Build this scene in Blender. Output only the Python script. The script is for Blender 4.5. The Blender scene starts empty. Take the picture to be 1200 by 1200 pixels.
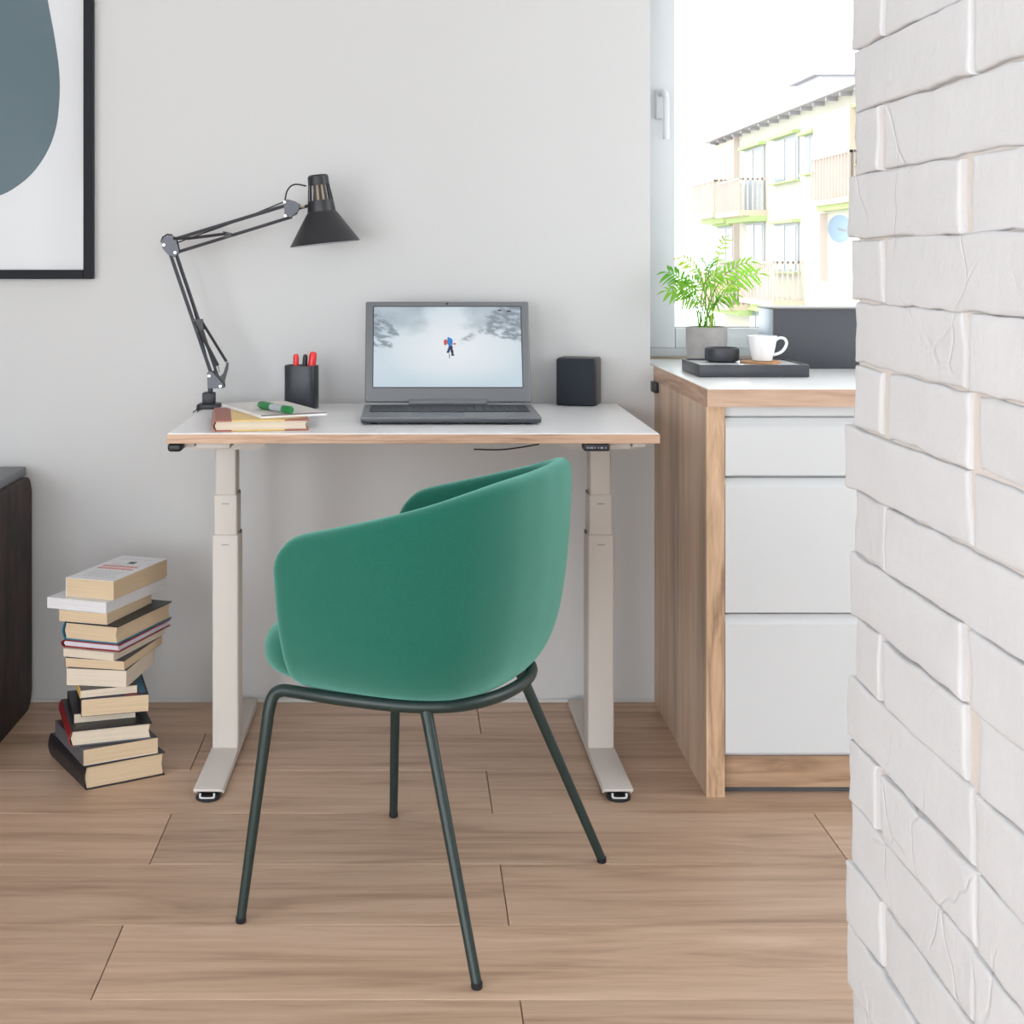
import bpy, bmesh, math, random
from mathutils import Vector, Matrix, noise
random.seed(7)
S = bpy.context.scene
COL = S.collection
PI = math.pi

# ------------------------------------------------------------------ camera, sky, lights, exposure
H, F = 1.092, 1666.667            # eye height; focal length in pixels of the 1200 px frame
cam_d = bpy.data.cameras.new('camera')
cam_d.lens = 50; cam_d.sensor_width = 36
cam_d.shift_x = (600 - 482) / 1200
cam_d.shift_y = -(600 - 303) / 1200
cam_d.clip_start = 0.02; cam_d.clip_end = 500
cam = bpy.data.objects.new('camera', cam_d)
cam.location = (0, 0, H); cam.rotation_euler = (PI / 2, 0, 0)
COL.objects.link(cam); S.camera = cam

w = bpy.data.worlds.new('overcast_sky'); S.world = w; w.use_nodes = True
bg = w.node_tree.nodes['Background']
bg.inputs[0].default_value = (0.93, 0.98, 1.0, 1)
bg.inputs[1].default_value = 4.7

def area(name, loc, rot, sx, sy, power, col=(1, 1, 1)):
    d = bpy.data.lights.new(name, 'AREA'); d.shape = 'RECTANGLE'
    d.size = sx; d.size_y = sy; d.energy = power; d.color = col
    o = bpy.data.objects.new(name, d); o.location = loc; o.rotation_euler = rot
    COL.objects.link(o); return o
area('daylight_left_window', (-2.58, -0.6, 1.25), (PI / 2, 0, -PI / 2), 2.3, 1.8, 36, (0.95, 1.0, 1.06))
area('added_rear_fill', (-1.7, -3.28, 0.85), (PI / 2, 0, 0), 1.3, 1.5, 46, (0.94, 1.0, 1.07))  # added unseen lamp, brightens the wall under the desk

S.view_settings.view_transform = 'Standard'
S.view_settings.look = 'None'
S.view_settings.exposure = 0.0
S.view_settings.gamma = 1.0
S.view_settings.use_curve_mapping = False

# ------------------------------------------------------------------ helpers
def P(x, y, Z):
    return Vector(((x - 482) * Z / F, Z, H - (y - 303) * Z / F))
def lin(c):
    out = []
    for v in c[:3]:
        v /= 255.0
        out.append(v / 12.92 if v <= 0.04045 else ((v + 0.055) / 1.055) ** 2.4)
    return (*out, 1.0)

def new_mat(name):
    m = bpy.data.materials.new(name); m.use_nodes = True
    nt = m.node_tree
    return m, nt, nt.nodes['Principled BSDF']

def mat(name, col, rough=0.5, metal=0.0, var=0.0, vscale=8.0, bump=0.0, bscale=120.0, stretch=(1, 1, 1),
        coat=0.0, sheen=0.0, spec=0.5, col2=None, emit=0.0):
    m, nt, b = new_mat(name)
    N, L = nt.nodes, nt.links
    c = lin(col)
    b.inputs['Base Color'].default_value = c
    b.inputs['Roughness'].default_value = rough
    b.inputs['Metallic'].default_value = metal
    b.inputs['Specular IOR Level'].default_value = spec
    b.inputs['Coat Weight'].default_value = coat
    b.inputs['Coat Roughness'].default_value = 0.05
    b.inputs['Sheen Weight'].default_value = sheen
    if emit:
        b.inputs['Emission Color'].default_value = c; b.inputs['Emission Strength'].default_value = emit
    if var or bump:
        tc = N.new('ShaderNodeTexCoord'); mp = N.new('ShaderNodeMapping')
        mp.inputs['Scale'].default_value = stretch
        L.new(tc.outputs['Object'], mp.inputs['Vector'])
    if var:
        nz = N.new('ShaderNodeTexNoise'); nz.inputs['Scale'].default_value = vscale; nz.inputs['Detail'].default_value = 5
        L.new(mp.outputs[0], nz.inputs['Vector'])
        r = N.new('ShaderNodeValToRGB')
        a = col2 and lin(col2) or tuple(v * (1 - var) for v in c[:3]) + (1,)
        z = col2 and c or tuple(min(1, v * (1 + var)) for v in c[:3]) + (1,)
        r.color_ramp.elements[0].position = 0.32; r.color_ramp.elements[0].color = a
        r.color_ramp.elements[1].position = 0.68; r.color_ramp.elements[1].color = z
        L.new(nz.outputs['Fac'], r.inputs['Fac']); L.new(r.outputs[0], b.inputs['Base Color'])
    if bump:
        n2 = N.new('ShaderNodeTexNoise'); n2.inputs['Scale'].default_value = bscale; n2.inputs['Detail'].default_value = 4
        L.new(mp.outputs[0], n2.inputs['Vector'])
        bp = N.new('ShaderNodeBump'); bp.inputs['Strength'].default_value = bump; bp.inputs['Distance'].default_value = 0.004
        L.new(n2.outputs['Fac'], bp.inputs['Height']); L.new(bp.outputs[0], b.inputs['Normal'])
    return m

def wood(name, dark, mid, light, stretch, rough=0.45, knots=True, tone=0.12, bump=0.12):
    """oak-like grain running along the axis whose stretch is smallest; every object gets its own stretch of grain and tone"""
    m, nt, b = new_mat(name); N, L = nt.nodes, nt.links
    tc = N.new('ShaderNodeTexCoord'); oi = N.new('ShaderNodeObjectInfo')
    vm = N.new('ShaderNodeVectorMath'); vm.operation = 'ADD'
    mu = N.new('ShaderNodeMath'); mu.operation = 'MULTIPLY'; mu.inputs[1].default_value = 37.0
    L.new(oi.outputs['Random'], mu.inputs[0])
    cx = N.new('ShaderNodeCombineXYZ')
    for i in range(3): L.new(mu.outputs[0], cx.inputs[i])
    L.new(tc.outputs['Object'], vm.inputs[0]); L.new(cx.outputs[0], vm.inputs[1])
    mp = N.new('ShaderNodeMapping'); mp.inputs['Scale'].default_value = stretch
    L.new(vm.outputs[0], mp.inputs['Vector'])
    n1 = N.new('ShaderNodeTexNoise'); n1.inputs['Scale'].default_value = 1.0; n1.inputs['Detail'].default_value = 6
    n1.inputs['Roughness'].default_value = 0.6; n1.inputs['Distortion'].default_value = 1.3
    L.new(mp.outputs[0], n1.inputs['Vector'])
    n2 = N.new('ShaderNodeTexNoise'); n2.inputs['Scale'].default_value = 5.0; n2.inputs['Detail'].default_value = 4
    L.new(mp.outputs[0], n2.inputs['Vector'])
    r = N.new('ShaderNodeValToRGB'); e = r.color_ramp.elements
    e[0].position = 0.27; e[0].color = lin(dark); e[1].position = 0.7; e[1].color = lin(light)
    k = e.new(0.47); k.color = lin(mid)
    mixf = N.new('ShaderNodeMath'); mixf.operation = 'MULTIPLY_ADD'
    mixf.inputs[1].default_value = 0.32; mixf.inputs[2].default_value = -0.16
    L.new(n2.outputs['Fac'], mixf.inputs[0])
    ad = N.new('ShaderNodeMath'); ad.operation = 'ADD'
    L.new(n1.outputs['Fac'], ad.inputs[0]); L.new(mixf.outputs[0], ad.inputs[1])
    L.new(ad.outputs[0], r.inputs['Fac'])
    hs = N.new('ShaderNodeHueSaturation')
    ma = N.new('ShaderNodeMath'); ma.operation = 'MULTIPLY_ADD'; ma.inputs[1].default_value = tone; ma.inputs[2].default_value = 1 - tone / 2
    L.new(oi.outputs['Random'], ma.inputs[0]); L.new(ma.outputs[0], hs.inputs['Value']); L.new(r.outputs[0], hs.inputs['Color'])
    L.new(hs.outputs[0], b.inputs['Base Color'])
    b.inputs['Roughness'].default_value = rough
    bp = N.new('ShaderNodeBump'); bp.inputs['Strength'].default_value = bump; bp.inputs['Distance'].default_value = 0.002
    L.new(n2.outputs['Fac'], bp.inputs['Height']); L.new(bp.outputs[0], b.inputs['Normal'])
    return m

class MB:
    def __init__(s): s.bm = bmesh.new()
    def box(s, x0, x1, y0, y1, z0, z1, bev=0.0, seg=2, M=None, sel=None):
        T = Matrix.Translation(((x0 + x1) / 2, (y0 + y1) / 2, (z0 + z1) / 2)) @ Matrix.Diagonal((abs(x1 - x0), abs(y1 - y0), abs(z1 - z0), 1))
        if M is not None: T = M @ T
        vs = bmesh.ops.create_cube(s.bm, size=1, matrix=T)['verts']
        if bev:
            es = list({e for v in vs for e in v.link_edges})
            if sel: es = [e for e in es if sel((e.verts[1].co - e.verts[0].co).normalized(), (e.verts[0].co + e.verts[1].co) / 2)]
            bmesh.ops.bevel(s.bm, geom=es, offset=bev, segments=seg, affect='EDGES', profile=0.5)
        return s
    def loops(s, rings, closed=False, cap=True, wrap=True):
        R = [[s.bm.verts.new(p) for p in r] for r in rings]
        n = len(R[0]); m = len(R)
        for i in range(m if closed else m - 1):
            a, b = R[i], R[(i + 1) % m]
            for j in range(n if wrap else n - 1):
                try: s.bm.faces.new((a[j], a[(j + 1) % n], b[(j + 1) % n], b[j]))
                except ValueError: pass
        if cap and not closed and wrap:
            s.bm.faces.new(list(reversed(R[0]))); s.bm.faces.new(R[-1])
        return s
    def tube(s, pts, r, seg=10, closed=False, flat=1.0):
        pts = [Vector(p) for p in pts]; n = len(pts)
        rs = r if isinstance(r, (list, tuple)) else [r] * n
        rings = []; up = None
        for i, p in enumerate(pts):
            if closed: t = pts[(i + 1) % n] - pts[i - 1]
            else: t = pts[min(i + 1, n - 1)] - pts[max(i - 1, 0)]
            t.normalize()
            if up is None:
                up = Vector((0, 0, 1)) if abs(t.z) < 0.9 else Vector((1, 0, 0))
            a = t.cross(up)
            if a.length < 1e-6: a = t.orthogonal()
            a.normalize(); b = a.cross(t).normalized(); up = b
            rings.append([p + (a * math.cos(2 * PI * k / seg) + b * flat * math.sin(2 * PI * k / seg)) * rs[i] for k in range(seg)])
        return s.loops(rings, closed)
    def lathe(s, prof, seg=32, M=None, sx=1.0, sy=1.0, cap=True, n=2.0):
        M = M or Matrix.Identity(4); rings = []
        def sup(v): return math.copysign(abs(v) ** (2 / n), v)
        for r, z in prof:
            r = max(r, 1e-4)
            rings.append([M @ Vector((r * sx * sup(math.cos(2 * PI * k / seg)), r * sy * sup(math.sin(2 * PI * k / seg)), z)) for k in range(seg)])
        return s.loops(rings, cap=cap)
    def prism(s, poly, d0, d1, M=None):
        """2-D outline (a, b) extruded along the third axis; M places it"""
        M = M or Matrix.Identity(4)
        return s.loops([[M @ Vector((a, b, d0)) for a, b in poly], [M @ Vector((a, b, d1)) for a, b in poly]])
    def quad(s, pts):
        s.bm.faces.new([s.bm.verts.new(p) for p in pts]); return s
    def put(s, name, material, parent=None, loc=None, rot=None, ang=0.6, sub=0):
        bmesh.ops.recalc_face_normals(s.bm, faces=s.bm.faces)
        me = bpy.data.meshes.new(name); s.bm.to_mesh(me); s.bm.free()
        me.shade_smooth(); me.set_sharp_from_angle(angle=ang)
        me.materials.append(material)
        o = bpy.data.objects.new(name, me); COL.objects.link(o)
        if parent: o.parent = parent
        if loc is not None: o.location = loc
        if rot is not None: o.rotation_euler = rot
        if sub:
            md = o.modifiers.new('smooth', 'SUBSURF'); md.levels = sub; md.render_levels = sub
        return o

def tag(o, label=None, cat=None, group=None, kind=None):
    if label: o['label'] = label
    if cat: o['category'] = cat
    if group: o['group'] = group
    if kind: o['kind'] = kind
    return o
def thing(name, label, cat, loc=(0, 0, 0), rz=0.0, group=None):
    o = bpy.data.objects.new(name, None); o.empty_display_size = 0.05
    o.location = loc; o.rotation_euler = (0, 0, rz); COL.objects.link(o)
    return tag(o, label, cat, group)
def struct(o, label=None): return tag(o, label, None, None, 'structure')
def catmull(pts, n):
    pts = [Vector(p) for p in pts]; out = []
    q = [pts[0] * 2 - pts[1]] + pts + [pts[-1] * 2 - pts[-2]]
    for i in range(1, len(q) - 2):
        for k in range(n):
            t = k / n; a, b, c, d = q[i - 1], q[i], q[i + 1], q[i + 2]
            out.append(0.5 * ((2 * b) + (c - a) * t + (2 * a - 5 * b + 4 * c - d) * t * t + (3 * b - a - 3 * c + d) * t ** 3))
    out.append(pts[-1]); return out
def axes(x, y, z, o=(0, 0, 0)):
    return Matrix(((x[0], y[0], z[0], o[0]), (x[1], y[1], z[1], o[1]), (x[2], y[2], z[2], o[2]), (0, 0, 0, 1)))

# ------------------------------------------------------------------ materials
m_wall = mat('wall_paint', (206, 206, 206), 0.85, bump=0.03, bscale=300, spec=0.2)
m_ceil = mat('ceiling_paint', (214, 214, 216), 0.9, spec=0.2)
m_frame_w = mat('window_plastic', (212, 216, 219), 0.3)
m_floor = wood('oak_laminate', (160, 130, 107), (191, 160, 135), (209, 180, 156), (1.3, 15, 15), 0.42, tone=0.16, bump=0.05)
m_oak_v = wood('oak_panel_side', (146, 123, 104), (192, 166, 144), (220, 193, 170), (9, 9, 0.7), 0.5)
m_oak_f = wood('oak_panel_front', (150, 120, 94), (200, 166, 134), (222, 190, 158), (30, 30, 3), 0.5)
m_oak_h = wood('oak_edge_long', (148, 116, 95), (184, 152, 130), (205, 176, 154), (2.5, 30, 30), 0.5)
m_plinth = wood('oak_plinth', (130, 104, 82), (170, 139, 112), (192, 162, 134), (2.5, 30, 30), 0.5)
m_gap = mat('joint_dark', (74, 56, 44), 0.9)
m_brick = mat('white_painted_brick', (204, 203, 204), 0.85, var=0.02, vscale=14, bump=0.35, bscale=70, spec=0.15)
def add_cracks(m):                                   # fine hairline relief, here and there
    nt = m.node_tree; N, L = nt.nodes, nt.links; pb = N['Principled BSDF']
    tc = N.new('ShaderNodeTexCoord'); nz = N.new('ShaderNodeTexNoise'); nz.inputs['Scale'].default_value = 9
    mx = N.new('ShaderNodeVectorMath'); mx.operation = 'MULTIPLY_ADD'; mx.inputs[1].default_value = (0.09, 0.09, 0.09)
    L.new(tc.outputs['Object'], nz.inputs['Vector']); L.new(nz.outputs['Color'], mx.inputs[0]); L.new(tc.outputs['Object'], mx.inputs[2])
    v = N.new('ShaderNodeTexVoronoi'); v.feature = 'DISTANCE_TO_EDGE'; v.inputs['Scale'].default_value = 7
    L.new(mx.outputs[0], v.inputs['Vector'])
    r = N.new('ShaderNodeMapRange'); r.inputs['From Max'].default_value = 0.018; L.new(v.outputs['Distance'], r.inputs['Value'])
    n2 = N.new('ShaderNodeTexNoise'); n2.inputs['Scale'].default_value = 5; L.new(tc.outputs['Object'], n2.inputs['Vector'])
    g = N.new('ShaderNodeMapRange'); g.inputs['From Min'].default_value = 0.40; g.inputs['From Max'].default_value = 0.47; L.new(n2.outputs['Fac'], g.inputs['Value'])
    mm = N.new('ShaderNodeMath'); mm.operation = 'MAXIMUM'; L.new(r.outputs[0], mm.inputs[0]); L.new(g.outputs[0], mm.inputs[1])
    bp = N.new('ShaderNodeBump'); bp.inputs['Strength'].default_value = 0.4; bp.inputs['Distance'].default_value = 0.003
    L.new(mm.outputs[0], bp.inputs['Height'])
    old = pb.inputs['Normal'].links[0].from_node
    L.new(old.outputs[0], bp.inputs['Normal']); L.new(bp.outputs[0], pb.inputs['Normal'])
add_cracks(m_brick)
m_mortar = mat('white_mortar', (206, 197, 190), 0.9, bump=0.4, bscale=60, spec=0.2)
m_wtop = mat('white_laminate', (243, 243, 244), 0.28)
m_white = mat('white_lacquer', (213, 216, 219), 0.35)
m_beech = wood('beech_edge', (158, 122, 98), (194, 158, 132), (210, 178, 154), (4, 60, 90), 0.5)
m_steel_w = mat('white_powder_coat', (208, 202, 196), 0.5, bump=0.02, bscale=900)
m_black = mat('black_plastic', (30, 32, 38), 0.45)
m_blackm = mat('matt_black_metal', (40, 40, 44), 0.42, bump=0.03, bscale=700)
m_rod = mat('dark_grey_metal_rod', (78, 80, 86), 0.35, metal=0.5)
m_chrome = mat('bright_metal', (205, 200, 188), 0.25, metal=1.0)
m_green = mat('green_wool', (30, 96, 80), 0.95, var=0.10, vscale=420, bump=0.35, bscale=900, sheen=0.8, spec=0.1)
m_green.node_tree.nodes['Principled BSDF'].inputs['Sheen Tint'].default_value = (0.42, 0.92, 0.78, 1)
m_leg = mat('dark_green_metal', (30, 47, 45), 0.4)

# ------------------------------------------------------------------ the room
WY = 3.50                                            # back wall
wx0, wx1, wz0, wz1 = 0.588, 2.20, 0.79, 2.45         # window opening
b = MB()
b.box(-2.7, wx0, WY, WY + 0.32, 0, 2.6); b.box(wx1, 2.5, WY, WY + 0.32, 0, 2.6)
b.box(wx0, wx1, WY, WY + 0.32, 0, wz0); b.box(wx0, wx1, WY, WY + 0.32, wz1, 2.6)
struct(b.put('wall_back', m_wall))
b = MB()                                             # low window in the left wall, outside the picture
b.box(-2.7, -2.6, -3.3, -1.8, 0, 2.6); b.box(-2.7, -2.6, 0.6, WY, 0, 2.6); b.box(-2.7, -2.6, -1.8, 0.6, 0, 0.25); b.box(-2.7, -2.6, -1.8, 0.6, 2.1, 2.6)
struct(b.put('wall_left', m_wall))
b = MB()                                             # a second window, hidden from here by the brick partition
b.box(2.4, 2.5, -3.3, 1.7, 0, 2.6); b.box(2.4, 2.5, 3.3, WY, 0, 2.6); b.box(2.4, 2.5, 1.7, 3.3, 0, 0.9); b.box(2.4, 2.5, 1.7, 3.3, 2.4, 2.6)
struct(b.put('wall_east', m_wall))
b = MB(); b.box(-2.7, -2.4, -3.4, -3.3, 0, 2.6); b.box(-1.0, -0.6, -3.4, -3.3, 0, 2.6); b.box(-2.4, -1.0, -3.4, -3.3, 1.65, 2.6); b.box(2.3, 2.5, -3.4, -3.3, 0, 2.6)  # low opening at the left end added to let light under the desk
b.box(-0.6, 2.3, -3.4, -3.3, 0, 0.12); b.box(-0.6, 2.3, -3.4, -3.3, 2.3, 2.6)
struct(b.put('wall_rear', m_wall))
b = MB(); b.box(-2.7, 2.5, -3.4, WY + 0.32, 2.6, 2.7); struct(b.put('ceiling', m_ceil))
b = MB(); b.box(-2.6, 0.598, WY - 0.006, WY, 0, 0.010, 0.003); struct(b.put('trim_1', m_wall))

struct(MB().box(wx0 + 0.0003, 0.5965, WY, 3.735, 0.79, 0.8285).put('trim_2', m_wall))

# floor: long oak planks in half bond
floor = struct(MB().box(-2.7, 2.5, -3.4, WY + 0.32, -0.06, -0.012).put('floor', m_gap))
PWD, PLN = 0.2348, 1.264
k = 0; y = 3.504
while y > -3.3:
    y0 = y - PWD
    off = 0.160 if k % 2 == 0 else -0.472
    x = off - PLN * 2
    while x < 2.4:
        xa, xb = max(x, -2.6), min(x + PLN, 2.4)
        if xb - xa > 0.02:
            g = 0.0008
            yb = min(y, WY)
            hx, hy = (xb - xa) / 2 - g, (yb - y0) / 2 - g
            MB().box(-hx, hx, -hy, hy, -0.012, 0, 0.0009, 1).put('floor_plank', m_floor, floor, ((xa + xb) / 2, (y0 + yb) / 2, 0))
        x += PLN
    y = y0; k += 1

# window with one big sash
win = struct(thing('window_1', None, None, (0, 0, 0)))
FY = 3.735
b = MB()
for bx in ((wx0, wx0 + 0.04, 0.829, wz1), (wx1 - 0.04, wx1, 0.829, wz1), (wx0 + 0.04, wx1 - 0.04, 0.829, 0.866), (wx0 + 0.04, wx1 - 0.04, wz1 - 0.04, wz1)):
    b.box(bx[0], bx[1], FY, FY + 0.065, bx[2], bx[3], 0.003)
b.put('window_frame', m_frame_w, win)
b = MB(); s0, s1 = 0.6165, 2.17
for bx in ((s0, 0.691, 0.858, 2.43), (s1 - 0.075, s1, 0.858, 2.43), (0.691, s1 - 0.075, 0.858, 0.911), (0.691, s1 - 0.075, 2.36, 2.43)):
    b.box(bx[0], bx[1], FY - 0.014, FY + 0.045, bx[2], bx[3], 0.004)
b.put('sash', m_frame_w, win)
mg, nt, pb = new_mat('window_glass'); N, L = nt.nodes, nt.links
tr = N.new('ShaderNodeBsdfTransparent'); gl = N.new('ShaderNodeBsdfGlossy'); gl.inputs['Roughness'].default_value = 0.02
fr = N.new('ShaderNodeFresnel'); fr.inputs['IOR'].default_value = 1.25
mx = N.new('ShaderNodeMixShader'); L.new(fr.outputs[0], mx.inputs[0]); L.new(tr.outputs[0], mx.inputs[1]); L.new(gl.outputs[0], mx.inputs[2])
L.new(mx.outputs[0], nt.nodes['Material Output'].inputs['Surface'])
MB().box(0.688, s1 - 0.072, FY + 0.012, FY + 0.018, 0.908, 2.363).put('glass', mg, win)
MB().box(0.688, s1 - 0.072, FY - 0.004, FY + 0.0, 0.9105, 0.9135).put('glazing_bead', mat('grey_gasket', (150, 152, 156), 0.6), win)
hd = MB(); hx = 0.6515
hd.box(hx - 0.015, hx + 0.015, FY - 0.026, FY - 0.013, 1.455, 1.535, 0.006, 3)
hd.put('handle_plate', m_white, win)
hd = MB(); hd.tube(catmull([(hx, FY - 0.02, 1.52), (hx, FY - 0.05, 1.522), (hx + 0.004, FY - 0.064, 1.515), (hx + 0.006, FY - 0.066, 1.49), (hx + 0.006, FY - 0.064, 1.40)], 5), 0.0085, 10)
hd.put('handle', m_white, win)

# white painted brick partition on the right, one brick at a time
part = struct(MB().box(0.464 + 0.0055, 0.72, 0.965, 1.490, 0, 2.6).put('wall_right', m_mortar))
PIT = 0.0657; z_j0 = 1.3098
def brick(y0, y1, z0, z1, seed, far):
    rnd = random.Random(seed)
    proud = rnd.uniform(-0.0015, 0.003); tilt = rnd.uniform(-0.0025, 0.0025)
    def steps(ln, pitch, jitter):                     # dense at both arrises, even between
        e = [0, 0.0008, 0.0024, 0.007]
        m = max(2, int((ln - 0.016) / pitch))
        return e + [0.008 + (ln - 0.016) * i / m for i in range(1, m)] + [ln - q for q in reversed(e)]
    ys, zs = steps(y1 - y0, 0.022, 0), steps(z1 - z0, 0.015, 0)
    ny, nz = len(ys) - 1, len(zs) - 1
    def rag(a, k): return 0.0052 * noise.noise(Vector((a * 21, seed * 1.7, k))) + 0.0026 * noise.noise(Vector((a * 85, seed * 2.9, k + 5)))
    def pt(i, j):
        yy, zz = y0 + ys[i], z0 + zs[j]
        fy, fz = ys[i] / (y1 - y0), zs[j] / (z1 - z0)
        # ragged outline fading towards the middle of the face
        zz += rag(yy, 3) * 0.6 * (1 - fz) + rag(yy, 9) * 0.6 * fz
        yy += rag(zz, 21) * 1.3 * (1 - fy) + rag(zz, 33) * 1.3 * fy
        e = min(ys[i], (y1 - y0) - ys[i], zs[j], (z1 - z0) - zs[j])
        r = 0.0030
        d = r * (1 - math.sqrt(max(0, 1 - (1 - e / r) ** 2))) if e < r else 0
        x = 0.464 - proud + tilt * (fy - 0.5) * 2 + d * 0.9
        x += 0.0014 * noise.noise(Vector((yy * 20 + seed * 3.1, zz * 30, seed))) + 0.0007 * noise.noise(Vector((yy * 75, zz * 95, seed * 2)))
        c = noise.noise(Vector((yy * 40 + seed, zz * 40, seed * 0.7)))
        if c > 0.42: x += (c - 0.42) * 0.008           # chipped hollows
        return Vector((x, yy, zz))
    b = MB(); bm = b.bm
    G = [[bm.verts.new(pt(i, j)) for i in range(ny + 1)] for j in range(nz + 1)]
    for j in range(nz):
        for i in range(ny): bm.faces.new((G[j][i], G[j][i + 1], G[j + 1][i + 1], G[j + 1][i]))
    rim = G[0] + [G[j][ny] for j in range(1, nz + 1)] + list(reversed(G[nz][:-1])) + [G[j][0] for j in range(nz - 1, 0, -1)]
    back_x = 0.72 if far else 0.486
    bk = [bm.verts.new((back_x, v.co.y, v.co.z)) for v in rim]
    n = len(rim)
    for q in range(n): bm.faces.new((rim[q], rim[(q + 1) % n], bk[(q + 1) % n], bk[q]))
    bm.faces.new(bk)
    return b.put('brick', m_brick, part, ang=0.9)
j1, j2, LB = 1.392, 1.173, 0.36
far_y = {1: 1.492, 2: 1.490, 3: 1.515, 4: 1.503, 5: 1.497, 6: 1.484, 7: 1.512, 8: 1.497, 9: 1.500, 10: 1.486, 11: 1.508, 12: 1.499, 13: 1.503, 14: 1.505, 15: 1.506, 16: 1.503, 17: 1.496}
row = 0
zt = z_j0 + PIT * 19
nrow = -18
while True:
    z1 = z_j0 - PIT * (nrow - 1); z0 = z1 - PIT
    if z0 < -0.01: break
    z0c = max(z0, 0)
    if z1 <= 2.6:
        ya = far_y.get(nrow, 1.499 + random.uniform(-0.009, 0.009))
        js = [j1, j1 - LB] if nrow % 2 == 0 else [j2, j2 - LB]
        if nrow in (6, 10, 12): js = [j1, j2 - 0.002, j2 - LB + 0.05]
        js = [q + random.uniform(-0.006, 0.006) for q in js]
        js = [q for q in js if q > 1.0]
        ends = [ya] + js + [0.955 + random.uniform(-0.006, 0.006)]
        for i in range(len(ends) - 1):
            gap = random.choice([0.005, 0.012, 0.020, 0.026, 0.018]) if i < len(ends) - 2 else 0
            gb = random.choice([0.0006, 0.0018, 0.0030])
            y1, y0 = ends[i], ends[i + 1] + gap
            if y1 - y0 > 0.02: brick(y0, y1, z0c + gb / 2, z1 - gb / 2, nrow * 17 + i + 500, i == 0 or i == len(ends) - 2)
    nrow += 1

# ------------------------------------------------------------------ outside: the block of flats across the street
XF = 11.1
def D_of(x): return F * XF / (x - 482)
def zf(x, y): return H - (y - 303) * D_of(x) / F
m_fac = mat('pale_yellow_render', (170, 167, 154), 0.9)
m_lime = mat('lime_paint', (158, 176, 118), 0.9)
m_peach = mat('peach_panel', (184, 168, 148), 0.9)
m_peach2 = mat('deep_peach_panel', (180, 158, 140), 0.9)
m_roof = mat('grey_roof_edge', (150, 147, 151), 0.8)
m_pane = mat('pale_window_glass', (118, 132, 140), 0.2)
m_outw = mat('outside_white', (188, 188, 190), 0.8)
m_wfr = mat('pale_window_frame', (150, 152, 154), 0.7)
m_rail = mat('faded_rust_metal', (180, 166, 158), 0.7)
bld = thing('apartment_building', 'pale yellow apartment block with peach balconies across the street, seen through the window', 'building', (XF, 40, -9))
def bp(mb, name, m, par): return mb.put(name, m, par)
def L3(b, x0, x1, ytop, ybot, out0, out1):
    """box on the facade between image columns x0 < x1 (far, near) and rows at its far edge"""
    d0, d1 = D_of(x0), D_of(x1)
    z1, z0 = zf(x0, ytop), zf(x0, ybot)
    return b.box(-out1, -out0, d1 - 40, d0 - 40, z0 + 9, z1 + 9)
bp(MB().box(0, 9, D_of(1120) - 40, 12, 0, 14.3), 'wall', m_fac, bld)
bp(MB().box(-0.4, 9.4, D_of(1120) - 40, 12.2, 14.3, 14.46), 'roof', m_roof, bld)
for i in range(22):
    yy = 11.4 - i * 1.2
    bp(MB().box(-0.3, 0, yy, yy + 0.12, 14.2, 14.3), 'rafter_end', m_roof, bld)
ch = MB().box(2.2, 6.0, 6.3, 9.1, 14.45, 16.05).put('roof_house', m_outw, bld)
MB().box(1.95, 6.2, 6.1, 9.3, 16.05, 16.2).put('roof_slab', m_roof, ch)
bp(MB().box(0.9, 1.3, 11.2, 11.7, 14.45, 15.0), 'chimney', m_peach2, bld)
for (xa, xb, yt, yb, kind) in ((874, 897, 177, 250, 'd'), (909, 937, 165, 216, 'w'), (844, 862, 266, 306, 'w'), (876, 897, 262, 310, 'w'), (909, 937, 263, 318, 'w'),
                               (880, 897, 362, 400, 'w'), (945, 960, 160, 205, 'w'), (1000, 1040, 130, 195, 'w')):
    f = MB(); L3(f, xa, xb, yt, yb, 0, 0.06); wi = f.put('window', m_wfr, bld)
    xm = (xa + xb) / 2
    for (p0, p1) in ((xa + 1.5, xm - 0.7), (xm + 0.7, xb - 1.5)):
        q = MB(); L3(q, p0, p1, yt + 2.5, yb - 2.5, 0.05, 0.08); q.put('pane', m_pane, wi)
    q = MB(); L3(q, xa - 1, xb + 1, yt - 3.5, yt, 0, 0.25); q.put('lintel', m_lime, wi)
    if kind == 'w':
        q = MB(); L3(q, xa - 1, xb + 1, yb, yb + 1.5, 0, 0.2); q.put('sill', m_lime, wi)
def balcony(xa, xb, ytop, yslab, out, n, closed):
    s = MB(); L3(s, xa, xb, yslab, yslab + 6, 0, out); sl = s.put('balcony_slab', m_peach, bld)
    q = MB(); L3(q, xa, xb, yslab + 6, yslab + 12, 0, out * 0.6); q.put('slab_soffit', m_lime, sl)
    d0, d1 = D_of(xa) - 40, D_of(xb) - 40; z1, z0 = zf(xa, ytop) + 9, zf(xa, yslab) + 9
    r = MB()
    r.box(-out, -out + 0.06, d1, d0, z1 - 0.06, z1); r.box(-out, 0, d0 - 0.05, d0, z1 - 0.06, z1); r.box(-out, 0, d1, d1 + 0.05, z1 - 0.06, z1)
    for i in range(n + 1):
        yy = d1 + (d0 - d1) * i / n
        r.box(-out, -out + 0.04, yy - 0.02, yy + 0.02, z0, z1)
    for i in range(1, 6):
        xx = -out * i / 6
        r.box(xx - 0.02, xx + 0.02, d1, d1 + 0.04, z0, z1)
    r.put('railing', m_rail, sl)
    if closed:
        q = MB(); L3(q, xa, xb, ytop, yslab, out - 0.12, out - 0.07); q.put('balcony_panel', m_peach2, sl)
balcony(839, 866, 217, 252, 0.9, 10, True)
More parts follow.
